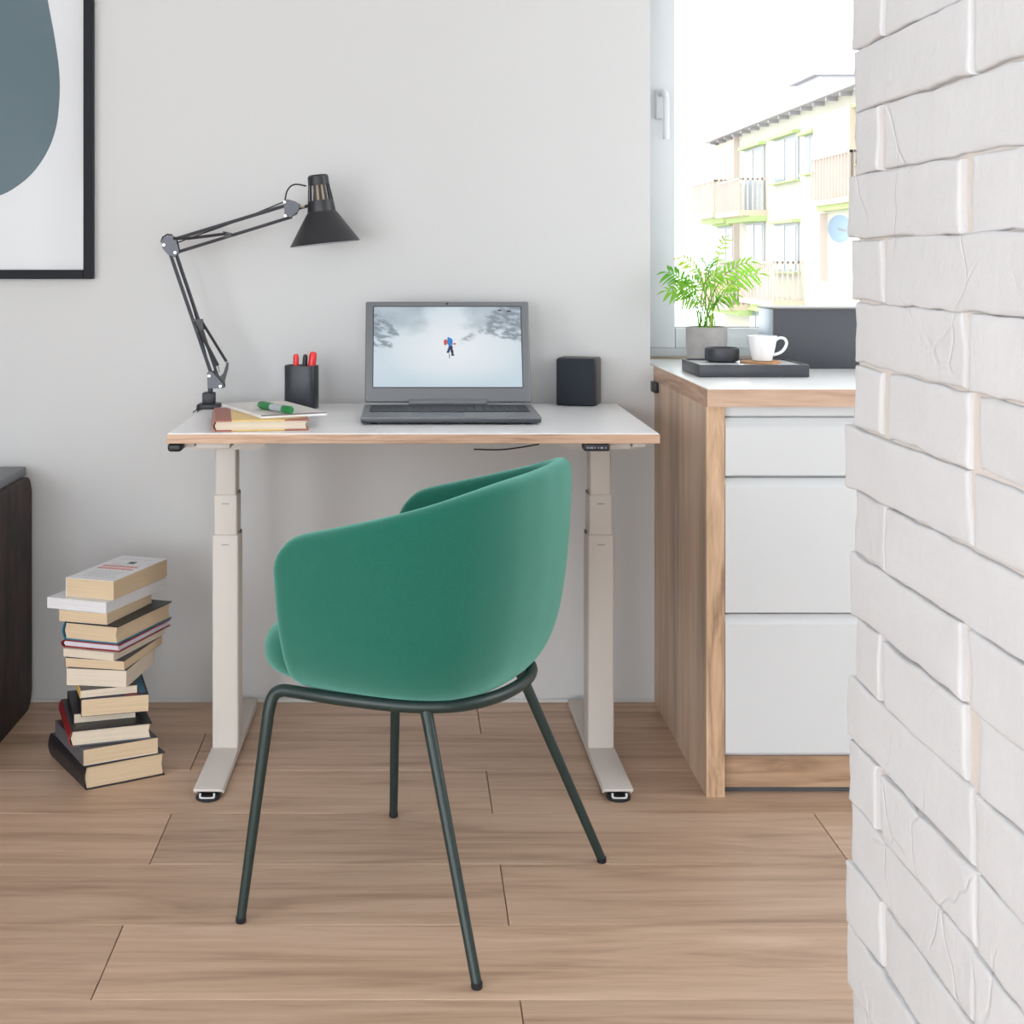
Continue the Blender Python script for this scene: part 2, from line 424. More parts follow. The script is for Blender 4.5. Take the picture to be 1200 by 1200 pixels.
balcony(870, 899, 215, 250, 0.9, 14, False)
balcony(900, 942, 306, 348, 0.9, 16, False)
balcony(848, 885, 316, 352, 0.9, 12, True)
balcony(966, 1010, 186, 236, 0.35, 12, True)
q = MB(); L3(q, 840, 865, 172, 215, 0, 0.12); q.put('loggia_panel', m_peach, bld)
q = MB(); L3(q, 966, 1010, 138, 186, 0, 0.3); q.put('loggia_panel', m_peach, bld)
q = MB(); L3(q, 865.8, 866.3, 158, 330, 0, 0.2); q.put('downpipe', m_rail, bld)
q = MB(); L3(q, 968.7, 969.3, 250, 330, 0, 0.2); q.put('downpipe', m_rail, bld)
dc = Vector((-0.6, F * (XF - 0.6) / 499 - 40, H + 35 * F * (XF - 0.6) / 499 / F + 9))
dd = MB(); Mx = axes((0.95, 0.3, 0), (0, 0, 1), (0.3, -0.95, 0), dc)
dd.lathe([(0.001, 0.0), (0.15, 0.012), (0.26, 0.05), (0.33, 0.10), (0.34, 0.105), (0.26, 0.065), (0.15, 0.03), (0.001, 0.02)], 24, Mx)
ds = dd.put('satellite_dish', mat('pale_blue_metal', (146, 166, 190), 0.5), bld)
MB().tube([dc, (0.0, dc.y + 0.1, dc.z - 0.15)], 0.03, 8).put('dish_arm', m_roof, ds)
struct(MB().box(-60, 60, 4.2, 120, -9.3, -9).put('street_ground', mat('pale_asphalt', (190, 188, 184), 0.9, var=0.05, vscale=0.5)))

# ------------------------------------------------------------------ standing desk
DT = 0.737
desk = thing('standing_desk', 'white topped standing desk with wooden edge band and pale height adjustable legs', 'desk', (0.004, 3.19, 0))
dx0, dx1, dy0, dy1 = -0.5, 0.5, 2.887 - 3.19, 3.487 - 3.19
b = MB(); b.box(dx0 + 0.001, dx1 - 0.001, dy0 + 0.001, dy1, DT - 0.019, DT, 0.0012, 1); top = b.put('tabletop', m_wtop, desk)
b = MB(); b.box(dx0 - 0.0006, dx1 + 0.0006, dy0 - 0.0006, dy0 + 0.001, DT - 0.0205, DT - 0.0018, 0.0005, 1)
b.box(dx0 - 0.0006, dx0 + 0.001, dy0, dy1, DT - 0.0205, DT - 0.0018, 0.0005, 1); b.box(dx1 - 0.001, dx1 + 0.0006, dy0, dy1, DT - 0.0205, DT - 0.0018, 0.0005, 1)
b.box(dx0, dx1, dy0, dy1, DT - 0.0206, DT - 0.0191)
b.put('edge_band', m_beech, desk)
def Lc(x, y, Z): return P(x, y, Z) - Vector((0.004, 3.19, 0))
# under-frame
b = MB(); b.box(-0.41, 0.41, -0.06, -0.02, DT - 0.052, DT - 0.0215, 0.003); b.box(-0.41, 0.41, 0.05, 0.09, DT - 0.052, DT - 0.0215, 0.003)
b.put('crossbeam', m_steel_w, desk)
for sgn in (-1, 1):
    xc = sgn * 0.411
    b = MB(); b.box(xc - 0.035, xc + 0.035, -0.27, 0.27, DT - 0.036, DT - 0.0215, 0.003); b.put('side_rail', m_steel_w, desk)
    b = MB()
    pl = [(-0.088, 0), (0.09, 0), (0.086, -0.016), (0.07, -0.024), (-0.07, -0.024), (-0.085, -0.012)]
    b.prism([(xc - sgn * 0.005 + a, c) for a, c in pl], -0.085, 0.09, axes((1, 0, 0), (0, 0, 1), (0, 1, 0), (0, -0.03, DT - 0.034)))
    b.put('motor_bracket', m_steel_w, desk)
    b = MB()
    b.box(xc + sgn * 0.04, xc + sgn * 0.068, -0.26, -0.22, DT - 0.034, DT - 0.0215, 0.002); b.put('side_bracket', m_steel_w, desk)
    # three-stage column
    col = thing('leg', None, None, (0, 0, 0)); col.parent = desk
    yc = -0.04
    for nm, w2, d2, z0, z1 in (('outer_column', 0.0285, 0.040, 0.02, 0.488), ('middle_column', 0.0255, 0.036, 0.47, 0.575), ('inner_column', 0.0228, 0.032, 0.56, DT - 0.03)):
        c = MB(); c.box(xc - w2, xc + w2, yc - d2, yc + d2, z0, z1, 0.004, 3); co = c.put(nm, m_steel_w, col)
    for z in (0.555, 0.466):
        c = MB(); c.box(xc - 0.008, xc + 0.008, yc - (0.0368 if z > 0.5 else 0.0408), yc - 0.034, z - 0.001, z + 0.001)
        c.put('glide_slot', mat('slot_grey', (150, 145, 140), 0.6), col)
        c = MB(); w2 = 0.0255 if z > 0.5 else 0.0285
        c.box(xc - sgn * (w2 - 0.001), xc - sgn * (w2 + 0.003), yc - 0.01, yc + 0.006, z + 0.022 - 0.004, z + 0.022 + 0.003, 0.001)
        c.put('glide_pad', mat('glide_pad_grey', (120, 112, 104), 0.6), col)
    # foot: plain steel bar, slightly toed
    foot = MB(); Mf = Matrix.Translation((xc, 0, 0)) @ Matrix.Rotation(sgn * 0.012, 4, 'Z')
    foot.box(-0.030, 0.030, -0.318, 0.272, 0.0145, 0.0205, 0.002, 2, Mf)
    foot.box(-0.030, -0.026, -0.30, 0.262, 0.006, 0.0146, 0, 1, Mf); foot.box(0.026, 0.030, -0.30, 0.262, 0.006, 0.0146, 0, 1, Mf)
    fo = foot.put('foot', m_steel_w, desk)
    for yy in (-0.312, 0.235):
        p = MB(); p.lathe([(0.001, 0), (0.0235, 0), (0.025, 0.002), (0.025, 0.005), (0.021, 0.008), (0.001, 0.009)], 24, Matrix.Translation((xc + (sgn * 0.004), yy, 0)))
        p.put('levelling_pad', m_black, fo)
    c = MB(); c.tube(catmull([(xc + sgn * 0.004 - 0.014, -0.326, 0.015), (xc + sgn * 0.004 - 0.013, -0.33, 0.008), (xc + sgn * 0.004, -0.332, 0.007), (xc + sgn * 0.004 + 0.013, -0.33, 0.008), (xc + sgn * 0.004 + 0.014, -0.326, 0.015)], 4), 0.0022, 6)
    c.put('end_clip', m_white, fo)
# handset, glide, screws, cable
a0 = Lc(699, 524, 2.895)
hb = MB(); hb.box(a0.x - 0.026, a0.x + 0.026, -0.303, -0.255, DT - 0.0365, DT - 0.0215, 0.003, 2); hs_ = hb.put('control_handset', m_black, desk)
g = MB()
for i, (o, wd) in enumerate(((-0.019, 0.003), (-0.014, 0.002), (-0.010, 0.004), (-0.004, 0.002), (0.003, 0.002), (0.010, 0.006), (0.018, 0.002))):
    g.box(a0.x + o - wd / 2, a0.x + o + wd / 2, -0.3036, -0.3025, DT - 0.031, DT - 0.0275)
g.put('handset_marks', mat('white_print', (150, 153, 166), 0.5), hs_)
a1 = Lc(205, 524, 2.90)
c = MB(); c.box(a1.x - 0.0145, a1.x + 0.0145, -0.298, -0.23, DT - 0.0385, DT - 0.0215, 0.006, 3); c.put('corner_hook', m_black, desk)
for px in (319, 643):
    a = Lc(px, 523, 3.10)
    c = MB(); c.lathe([(0.001, 0), (0.006, 0), (0.0075, 0.002), (0.0075, 0.010), (0.001, 0.010)], 16, axes((1, 0, 0), (0, 0, 1), (0, 1, 0), (a.x, a.y - 0.032, DT - 0.037)))
    c.put('screw', m_black, desk)
c = MB(); c.tube(catmull([Lc(555, 526.5, 2.98), Lc(585, 527, 2.98), Lc(608, 524.5, 2.98), Lc(632, 520.5, 2.98)], 5), 0.0017, 6); c.put('cable', m_black, desk)

# ------------------------------------------------------------------ green armchair
CX, CY = 0.0016, 2.472
ang_c = PI - math.radians(24)
chair = thing('armchair', 'green fabric tub armchair on slim dark metal legs, turned towards the desk', 'chair', (CX, CY, 0), ang_c)
# local x = forward, local y = towards the chair's left hand (the camera side)
half = [(0.153, 0.268), (0.065, 0.281), (-0.035, 0.284), (-0.115, 0.270), (-0.185, 0.232), (-0.232, 0.160), (-0.252, 0.07), (-0.256, 0.0)]
SHY = -0.025
plan = [(x, y + SHY) for x, y in half] + [(x, -y + SHY) for x, y in reversed(half[:-1])]
pc = catmull([Vector((x, y, 0)) for x, y in plan], 12)
acc = [0]
for i in range(1, len(pc)): acc.append(acc[-1] + (pc[i] - pc[i - 1]).length)
TOT = acc[-1]
def at(d):
    d = min(max(d, 0), TOT)
    for i in range(1, len(acc)):
        if acc[i] >= d:
            t = (d - acc[i - 1]) / max(1e-9, acc[i] - acc[i - 1]); p = pc[i - 1].lerp(pc[i], t)
            tg = (pc[min(i + 1, len(pc) - 1)] - pc[max(i - 2, 0)]).normalized(); return p, tg
    return pc[-1], (pc[-1] - pc[-2]).normalized()
def interp(tb, x):
    for (a, va), (c, vc) in zip(tb, tb[1:]):
        if x <= c:
            t = max(0, (x - a) / (c - a)); return va + (vc - va) * t
    return tb[-1][1]
rim_u = [(-0.26, 0.743), (-0.232, 0.737), (-0.185, 0.722), (-0.115, 0.701), (-0.035, 0.680), (0.065, 0.655), (0.15, 0.634)]
inset_z = [(0.374, 0.086), (0.380, 0.072), (0.39, 0.060), (0.405, 0.047), (0.43, 0.034), (0.47, 0.022), (0.53, 0.012), (0.60, 0.005), (0.68, 0.001), (0.8, 0.0)]
ds_ = [0, 0.002, 0.005, 0.010, 0.016, 0.024, 0.034, 0.046, 0.060]
nmid = 54
ds_ = ds_ + [0.06 + (TOT - 0.12) * i / nmid for i in range(1, nmid)] + [TOT - d for d in reversed(ds_)]
rings = []
for d in ds_:
    p, tg = at(d)
    n = Vector((-tg.y, tg.x, 0))
    if n.dot(Vector((-0.03, 0, 0)) - p) < 0: n = -n
    e = min(d, TOT - d)
    zr = interp(rim_u, p.x); zb = 0.377; th = 0.038
    r1 = 0.058
    if e < r1: zr -= r1 - math.sqrt(r1 * r1 - (r1 - e) ** 2)
    r2 = 0.045
    if e < r2: zb += 0.9 * (r2 - math.sqrt(r2 * r2 - (r2 - e) ** 2))
    r3 = 0.022
    if e < r3: th *= 0.12 + 0.88 * math.sqrt(max(0, 1 - (1 - e / r3) ** 2))
    cr = th / 2
    ring = []
    mid = n * (0.020 - th / 2)
    K = 14
    for k in range(K + 1):
        t = k / K; z = zb + (zr - cr - zb) * (t ** 1.25)
        ring.append(p + n * interp(inset_z, z) + mid + Vector((0, 0, z)))
    topi = interp(inset_z, zr - cr)
    for k in range(1, 6):
        a = PI * k / 6
        ring.append(p + n * (topi + cr - cr * math.cos(a)) + mid + Vector((0, 0, zr - cr + cr * math.sin(a))))
    for k in range(8, -1, -1):
        t = k / 8; z = zb + (zr - cr - zb) * (t ** 1.25)
        ring.append(p + n * (interp(inset_z, z) + th) + mid + Vector((0, 0, z)))
    rings.append(ring)
MB().loops(rings).put('backrest_shell', m_green, chair, ang=2.0, sub=1)
# seat cushion
sc = []
for f, z in ((0.02, 0.374), (0.80, 0.374), (0.93, 0.379), (0.985, 0.392), (1.0, 0.412), (0.995, 0.430), (0.965, 0.447), (0.90, 0.458), (0.75, 0.466), (0.4, 0.471), (0.02, 0.473)):
    ring = []
    for k in range(48):
        a = 2 * PI * k / 48; c_, s_ = math.cos(a), math.sin(a)
        ex = 2 / 3.6
        px_ = math.copysign(abs(c_) ** ex, c_); py_ = math.copysign(abs(s_) ** ex, s_)
        fx = 0.250 if px_ > 0 else 0.16
        wv_ = 0.190 if px_ > 0 else 0.175
        ring.append(Vector((0.005 + fx * px_ * f, SHY + wv_ * py_ * f, z)))
    sc.append(ring)
MB().loops(sc).put('seat', m_green, chair, ang=2.0, sub=1)
# frame ring and legs: feet where they stand on the boards
_r = math.radians(29 - 24)
def nl(x, y, z):                                     # the frame is turned a little against the shell
    c, s_ = math.cos(-_r), math.sin(-_r)
    return Vector((c * x - s_ * y, s_ * x + c * y, z))
ZR = 0.377
ringp = [(0.115, 0.203, ZR), (0.03, 0.200, ZR), (-0.06, 0.187, ZR), (-0.12, 0.166, ZR), (-0.165, 0.130, ZR), (-0.192, 0.07, ZR), (-0.2, 0.0, ZR)]
ringp = ringp + [(x, -y, z) for x, y, z in reversed(ringp[:-1])]
MB().tube(catmull([nl(*q) for q in ringp], 6), 0.0105, 12).put('seat_frame', m_leg, chair)
for sg in (1, -1):
    fp = catmull([nl(0.112, sg * 0.203, ZR), nl(0.133, sg * 0.2045, ZR - 0.001), nl(0.1475, sg * 0.208, ZR - 0.010), nl(0.1535, sg * 0.2135, ZR - 0.034), nl(0.158, sg * 0.220, 0.29), nl(0.182, sg * 0.253, 0.006)], 6)
    MB().tube(fp, [0.0105 - 0.0025 * max(0, (ZR - p.z)) / ZR for p in fp], 12).put('leg', m_leg, chair)
    bp_ = [nl(-0.116, sg * 0.165, ZR - 0.002), nl(-0.130, sg * 0.175, 0.338), nl(-0.251, sg * 0.254, 0.006)]
    MB().tube(catmull(bp_, 6), [0.0115 - 0.0035 * i / 12 for i in range(13)], 12).put('leg', m_leg, chair)
    for (fx_, fy_) in ((0.182, 0.253), (-0.251, 0.254)):
        MB().lathe([(0.001, 0), (0.0075, 0), (0.0087, 0.002), (0.0087, 0.010), (0.001, 0.010)], 14, Matrix.Translation(nl(fx_, sg * fy_, 0))).put('leg_glide', m_black, chair)
b = MB(); b.box(-0.14, 0.04, -0.15, 0.10, 0.366, 0.380, 0.004); b.put('seat_base', m_black, chair)

# ------------------------------------------------------------------ base cabinet and worktop
TZ = 0.829; KX = 0.598; KY = 2.885
cab = thing('base_cabinet', 'low kitchen cabinet with oak side panel and white handleless drawers', 'cabinet', (KX, KY, 0))
b = MB(); b.box(0, 0.038, 0, WY - KY, 0, TZ - 0.0365, 0.001, 1, sel=None); b.put('side_panel', m_oak_v, cab)
b = MB(); b.box(0.0006, 0.0374, -0.0012, 0.001, 0.0, TZ - 0.0365); b.put('panel_edge', m_oak_f, cab)
b = MB(); b.box(0.038, 0.64, 0.028, 0.60, 0.075, TZ - 0.0365); b.box(0.64, 0.66, 0.0, 0.60, 0, TZ - 0.0365); b.put('carcass', mat('cabinet_carcass', (214, 216, 218), 0.5), cab)
b = MB(); b.box(0.038, 0.64, 0.022, 0.04, 0.012, 0.0755); b.put('plinth', m_plinth, cab)
b = MB(); b.box(0.038, 0.64, 0.030, 0.045, 0.0, 0.012); b.put('plinth_seal', mat('plinth_seal_grey', (84, 84, 88), 0.7), cab)
def zc(y): return H - (y - 303) * 2.893 / F
def drawer(yt, yb):
    z1, z0 = zc(yt), zc(yb)
    lip = 0.016
    prof = [(0.024, z0), (0.004, z0), (0.003, z0 + 0.001), (0.003, z1 - lip - 0.002), (0.004, z1 - lip), (0.0135, z1 - 0.003), (0.015, z1), (0.024, z1)]
    b = MB(); b.prism(prof, 0.0395, 0.638, axes((0, 1, 0), (0, 0, 1), (1, 0, 0)))
    b.put('drawer', m_white, cab, ang=0.25)
drawer(490, 557); drawer(560.5, 717.5); drawer(720.5, 882)
b = MB(); b.box(0.0395, 0.638, 0.012, 0.03, zc(487.5), TZ - 0.037); b.put('top_rail', m_white, cab)
b = MB(); b.box(-0.012, 0.0, 0.55, 0.60, TZ - 0.062, TZ - 0.037, 0.002); b.put('wall_bracket', m_black, cab)

wt = thing('worktop', 'white kitchen worktop with oak edge under the window', 'worktop', (KX, KY, TZ))
wyf = -0.016
b = MB(); b.box(0.0015, 1.30, wyf + 0.0015, FY - KY, -0.0345, 0, 0.0008, 1); b.put('top_surface', m_wtop, wt)
b = MB(); b.box(-0.0008, 1.30, wyf, wyf + 0.002, -0.0365, -0.0012); b.put('edge_band', m_oak_h, wt)
b = MB(); b.box(-0.0008, 0.0015, wyf + 0.002, WY - KY, -0.0365, -0.0012)
b.put('edge_band', wood('oak_edge_deep', (148, 116, 95), (186, 152, 128), (206, 176, 152), (30, 2.5, 30), 0.5), wt)
b = MB(); b.box(-0.008, 1.30, FY - KY - 0.01, FY - KY - 0.0005, 0, 0.006, 0.002); b.put('back_strip', mat('sealant_brown', (170, 150, 128), 0.6), wt)

# ------------------------------------------------------------------ things on the worktop
ty = TZ + 0.0005
tray = thing('tray', 'dark slate grey tray with reflected window light painted inside, holding a bowl and a cup', 'tray', (0.759, 3.248, ty))
m_slate = mat('slate_grey_lacquer', (62, 64, 70), 0.35)
tw, td, thh, zi = 0.121, 0.100, 0.0275, 0.0235
b = MB()
b.box(-tw, tw, -td, td, 0, zi, 0.002); b.put('tray_floor', mat('tray_painted_reflection', (222, 224, 228), 0.3), tray)  # pale floor colour stands in for window light mirrored in dark lacquer
b = MB()
b.box(-tw - 0.001, tw + 0.001, -td - 0.001, -td + 0.004, 0, thh, 0.0015); b.box(-tw - 0.001, tw + 0.001, td - 0.004, td + 0.001, 0, thh, 0.0015)
b.box(-tw - 0.001, -tw + 0.004, -td, td, 0, thh, 0.0015); b.box(tw - 0.004, tw + 0.001, -td, td, 0, thh, 0.0015)
b.put('tray_rim', m_slate, tray)
zt_ = ty + zi
bo = P(846, 424, 3.29); bo.z = zt_ + 0.0004
b = MB(); b.lathe([(0.001, 0), (0.030, 0), (0.0365, 0.003), (0.0395, 0.009), (0.0398, 0.026), (0.0385, 0.032), (0.0365, 0.033), (0.035, 0.030), (0.034, 0.012), (0.028, 0.006), (0.001, 0.005)], 40)
tag(b.put('bowl', mat('charcoal_ceramic', (58, 60, 66), 0.45), loc=bo), 'small charcoal round bowl standing on the tray beside the cup', 'bowl')
cs = P(891, 421, 3.25); cs.z = zt_ + 0.0004
b = MB(); b.lathe([(0.001, 0), (0.045, 0), (0.046, 0.001), (0.046, 0.004), (0.045, 0.005), (0.001, 0.005)], 36)
tag(b.put('coaster', mat('cork', (186, 138, 98), 0.8, var=0.15, vscale=160), loc=cs), 'round cork coaster under the white cup on the tray', 'coaster')
cup = thing('cup', 'white ceramic cup with curled handle standing on a cork coaster', 'cup', (cs.x + 0.004, cs.y, cs.z + 0.0054))
m_cer = mat('white_glaze', (240, 240, 240), 0.2)
b = MB(); b.lathe([(0.001, 0), (0.020, 0), (0.0225, 0.001), (0.0235, 0.005), (0.0255, 0.013), (0.030, 0.032), (0.0338, 0.055), (0.0340, 0.057), (0.0325, 0.057), (0.031, 0.053), (0.027, 0.030), (0.021, 0.008), (0.001, 0.006)], 40)
b.put('body', m_cer, cup)
b = MB(); b.tube(catmull([(0.031, 0, 0.047), (0.040, 0, 0.052), (0.051, 0, 0.050), (0.056, 0, 0.040), (0.051, 0, 0.027), (0.041, 0, 0.018), (0.026, 0, 0.013)], 5), 0.0034, 10)
b.put('handle', m_cer, cup)
box = thing('storage_box', 'dark grey upright box with window reflection painted on its side, standing beside the cup by the window', 'box', (0.864, 3.39, ty))
m_dk = mat('dark_grey_panel', (70, 72, 78), 0.5)
b = MB(); b.box(0.0, 0.30, 0, 0.012, 0, 0.141, 0.002); b.put('front_panel', m_dk, box)
b = MB(); b.box(0.0, 0.012, 0.012, 0.15, 0, 0.141, 0.001); b.put('side_panel', mat('panel_painted_reflection', (160, 174, 192), 0.4), box)  # window reflection on this face is painted in as pale blue-grey
b = MB(); b.box(0.288, 0.30, 0.012, 0.15, 0, 0.141, 0.001); b.box(0.012, 0.288, 0.138, 0.15, 0, 0.141); b.box(0.012, 0.288, 0.012, 0.138, 0, 0.01); b.put('back_panel', m_dk, box)
b = MB(); b.box(-0.003, 0.303, -0.002, 0.152, 0.141, 0.1455, 0.001); b.put('lid', mat('grey_lid', (110, 108, 106), 0.5), box)

# potted palm
pp = P(828, 430, 3.46); pp.z = ty
plant = thing('potted_palm', 'small potted palm with feathery green leaves in a grey pot by the window', 'plant', pp)
b = MB(); b.lathe([(0.001, 0), (0.042, 0), (0.0455, 0.002), (0.0465, 0.02), (0.0492, 0.05), (0.0497, 0.094), (0.0485, 0.097), (0.0455, 0.097), (0.0445, 0.086), (0.001, 0.084)], 40)
b.put('pot', mat('grey_concrete', (164, 161, 159), 0.85, var=0.08, vscale=40, bump=0.1, bscale=300), plant)
b = MB(); b.lathe([(0.044, 0.080), (0.044, 0.086), (0.03, 0.089), (0.001, 0.090)], 24); b.put('soil', mat('potting_soil', (96, 74, 52), 0.95, var=0.3, vscale=150, bump=0.6), plant)
def leafmat(nm, c):
    m = mat(nm, c, 0.45, var=0.12, vscale=30)
    return m
m_leaves = [leafmat('leaf_bright', (146, 202, 72)), leafmat('leaf_mid', (108, 176, 62)), leafmat('leaf_yellow', (190, 218, 92))]
for m in m_leaves:                                    # thin blades let the daylight through
    nt = m.node_tree; pb = nt.nodes['Principled BSDF']
    tl = nt.nodes.new('ShaderNodeBsdfTranslucent'); mxs = nt.nodes.new('ShaderNodeMixShader'); mxs.inputs[0].default_value = 0.45
    src = pb.inputs['Base Color'].links[0].from_socket
    nt.links.new(src, tl.inputs['Color'])
    nt.links.new(pb.outputs[0], mxs.inputs[1]); nt.links.new(tl.outputs[0], mxs.inputs[2])
    nt.links.new(mxs.outputs[0], nt.nodes['Material Output'].inputs['Surface'])
rp = random.Random(11)
def frond(base, tip, bulge, nl, ll, m, ph):
    base, tip = Vector(base), Vector(tip)
    c1 = base + Vector((0, 0, (tip.z - base.z) * 0.75)) + (tip - base) * 0.12
    pts = []
    for i in range(15):
        t = i / 14
        pts.append(base * (1 - t) ** 2 + c1 * 2 * t * (1 - t) + tip * t * t + Vector((0, 0, -bulge * t ** 4)))
    b = MB(); b.tube(pts, [0.0017 - 0.0011 * i / 14 for i in range(15)], 6)
    bm = b.bm
    for k in range(nl):
        t = 0.52 + 0.48 * (k + 0.5) / nl
        i = min(13, int(t * 14)); p = pts[i].lerp(pts[i + 1], t * 14 - i); tg = (pts[i + 1] - pts[i]).normalized()
        side = tg.cross(Vector((math.cos(ph), math.sin(ph), 0.35))).normalized()
        for s in (-1, 1):
            if k == nl - 1 and s == 1: continue
            L_ = ll * (0.65 + 0.5 * math.sin(PI * (k + 1) / (nl + 1))) * rp.uniform(0.85, 1.15)
            d = (side * s * rp.uniform(0.75, 1.0) + tg * rp.uniform(0.55, 0.9) + Vector((0, 0, rp.uniform(-0.15, 0.1)))).normalized()
            if k == nl - 1: d = tg
            wv = d.cross(side.cross(tg)).normalized() if abs(d.dot(tg)) < 0.99 else side
            up = wv.cross(d).normalized(); W = L_ * 0.075 + 0.0006
            prev = None
            for q, f in ((0, 0.25), (0.25, 0.9), (0.5, 1.0), (0.78, 0.65), (1.0, 0.06)):
                c = p + d * L_ * q + Vector((0, 0, -0.35 * L_ * q * q))
                row_ = [bm.verts.new(c - wv * W * f + up * 0.0012 * f), bm.verts.new(c), bm.verts.new(c + wv * W * f + up * 0.0012 * f)]
                if prev:
                    bm.faces.new((prev[0], prev[1], row_[1], row_[0])); bm.faces.new((prev[1], prev[2], row_[2], row_[1]))
                prev = row_
    return b.put('frond', m, plant, ang=1.5)
def PL(x, y, dz): return P(x, y, 3.46 + dz) - pp
tips = [(852, 277, 0.0, 0), (894, 316, 0.02, 0.01), (882, 303, -0.03, 0.008), (779, 314, -0.02, 0.01), (778, 334, 0.03, 0.015), (788, 330, -0.05, 0.015),
        (798, 300, 0.0, 0.006), (822, 300, 0.03, 0.0), (814, 312, -0.06, 0.006), (836, 304, 0.04, 0.0), (846, 316, -0.05, 0.005), (864, 338, -0.04, 0.015),
        (868, 322, 0.04, 0.01), (803, 322, 0.06, 0.008), (796, 340, -0.05, 0.018), (850, 346, -0.06, 0.018), (830, 322, -0.07, 0.012), (812, 330, -0.08, 0.014), (840, 330, 0.06, 0.014), (790, 322, 0.05, 0.012)]
for i, (tx, ty_, dz, bl) in enumerate(tips):
    a = 2 * PI * i / len(tips)
    rr = rp.uniform(0.006, 0.022)
    frond((rr * math.cos(a * 3), rr * math.sin(a * 3), 0.086), PL(tx, ty_, dz), bl, 8 if i else 6, rp.uniform(0.024, 0.034) if i else 0.022, m_leaves[0 if i % 3 else (1 if i % 2 else 2)], a + 0.6)

# ------------------------------------------------------------------ laptop on the desk
lap = thing('laptop', 'open grey laptop on the desk showing a snowy mountain walker on its screen', 'laptop', (0.085, 3.165, DT + 0.0005))
m_lap = mat('laptop_grey', (116, 119, 123), 0.4, metal=0.15); m_lapd = mat('laptop_dark_deck', (62, 66, 72), 0.35)
b = MB(); b.box(-0.193, 0.193, -0.131, 0.131, 0.003, 0.016, 0.005, 3); bs = b.put('base', m_lapd, lap)
b = MB(); b.box(-0.1935, 0.1935, -0.1316, 0.132, 0.0115, 0.0165, 0.0022, 2); b.put('deck', m_lap, lap)
b = MB(); b.box(-0.178, 0.178, -0.035, 0.105, 0.0160, 0.0170, 0.0004, 1); b.put('keyboard_well', m_black, lap)
b = MB()
for r_ in range(6):
    n_ = 18; y0_ = -0.030 + r_ * 0.0222
    if r_ == 0:
        xs = [(-0.175, -0.155), (-0.153, -0.133), (-0.131, -0.111), (-0.109, -0.010), (-0.008, 0.012), (0.014, 0.034), (0.036, 0.056), (0.058, 0.078), (0.080, 0.100), (0.102, 0.12), (0.122, 0.14), (0.142, 0.158), (0.16, 0.175)]
    else:
        xs = [(-0.175 + i * 0.01945, -0.175 + i * 0.01945 + 0.0165) for i in range(n_)]
    for xa, xb in xs: b.box(xa, xb, y0_, y0_ + 0.0185, 0.0166, 0.0186, 0.0006, 1)
tag(b.put('keyboard_keys', mat('key_black', (44, 46, 52), 0.4), lap), kind='stuff')
b = MB(); b.box(-0.082, 0.028, -0.118, -0.048, 0.0163, 0.01685); b.put('touchpad', mat('touchpad_grey', (92, 98, 106), 0.25), lap)
b = MB(); b.tube([(-0.09, 0.128, 0.021), (0.09, 0.128, 0.021)], 0.0085, 14); b.put('hinge', m_lap, lap)
for sx in (-1, 1):
    for yy in (-0.11, 0.10):
        MB().lathe([(0.001, 0), (0.008, 0), (0.009, 0.0035), (0.001, 0.0035)], 12, Matrix.Translation((sx * 0.165, yy, 0))).put('rubber_foot', m_black, lap)
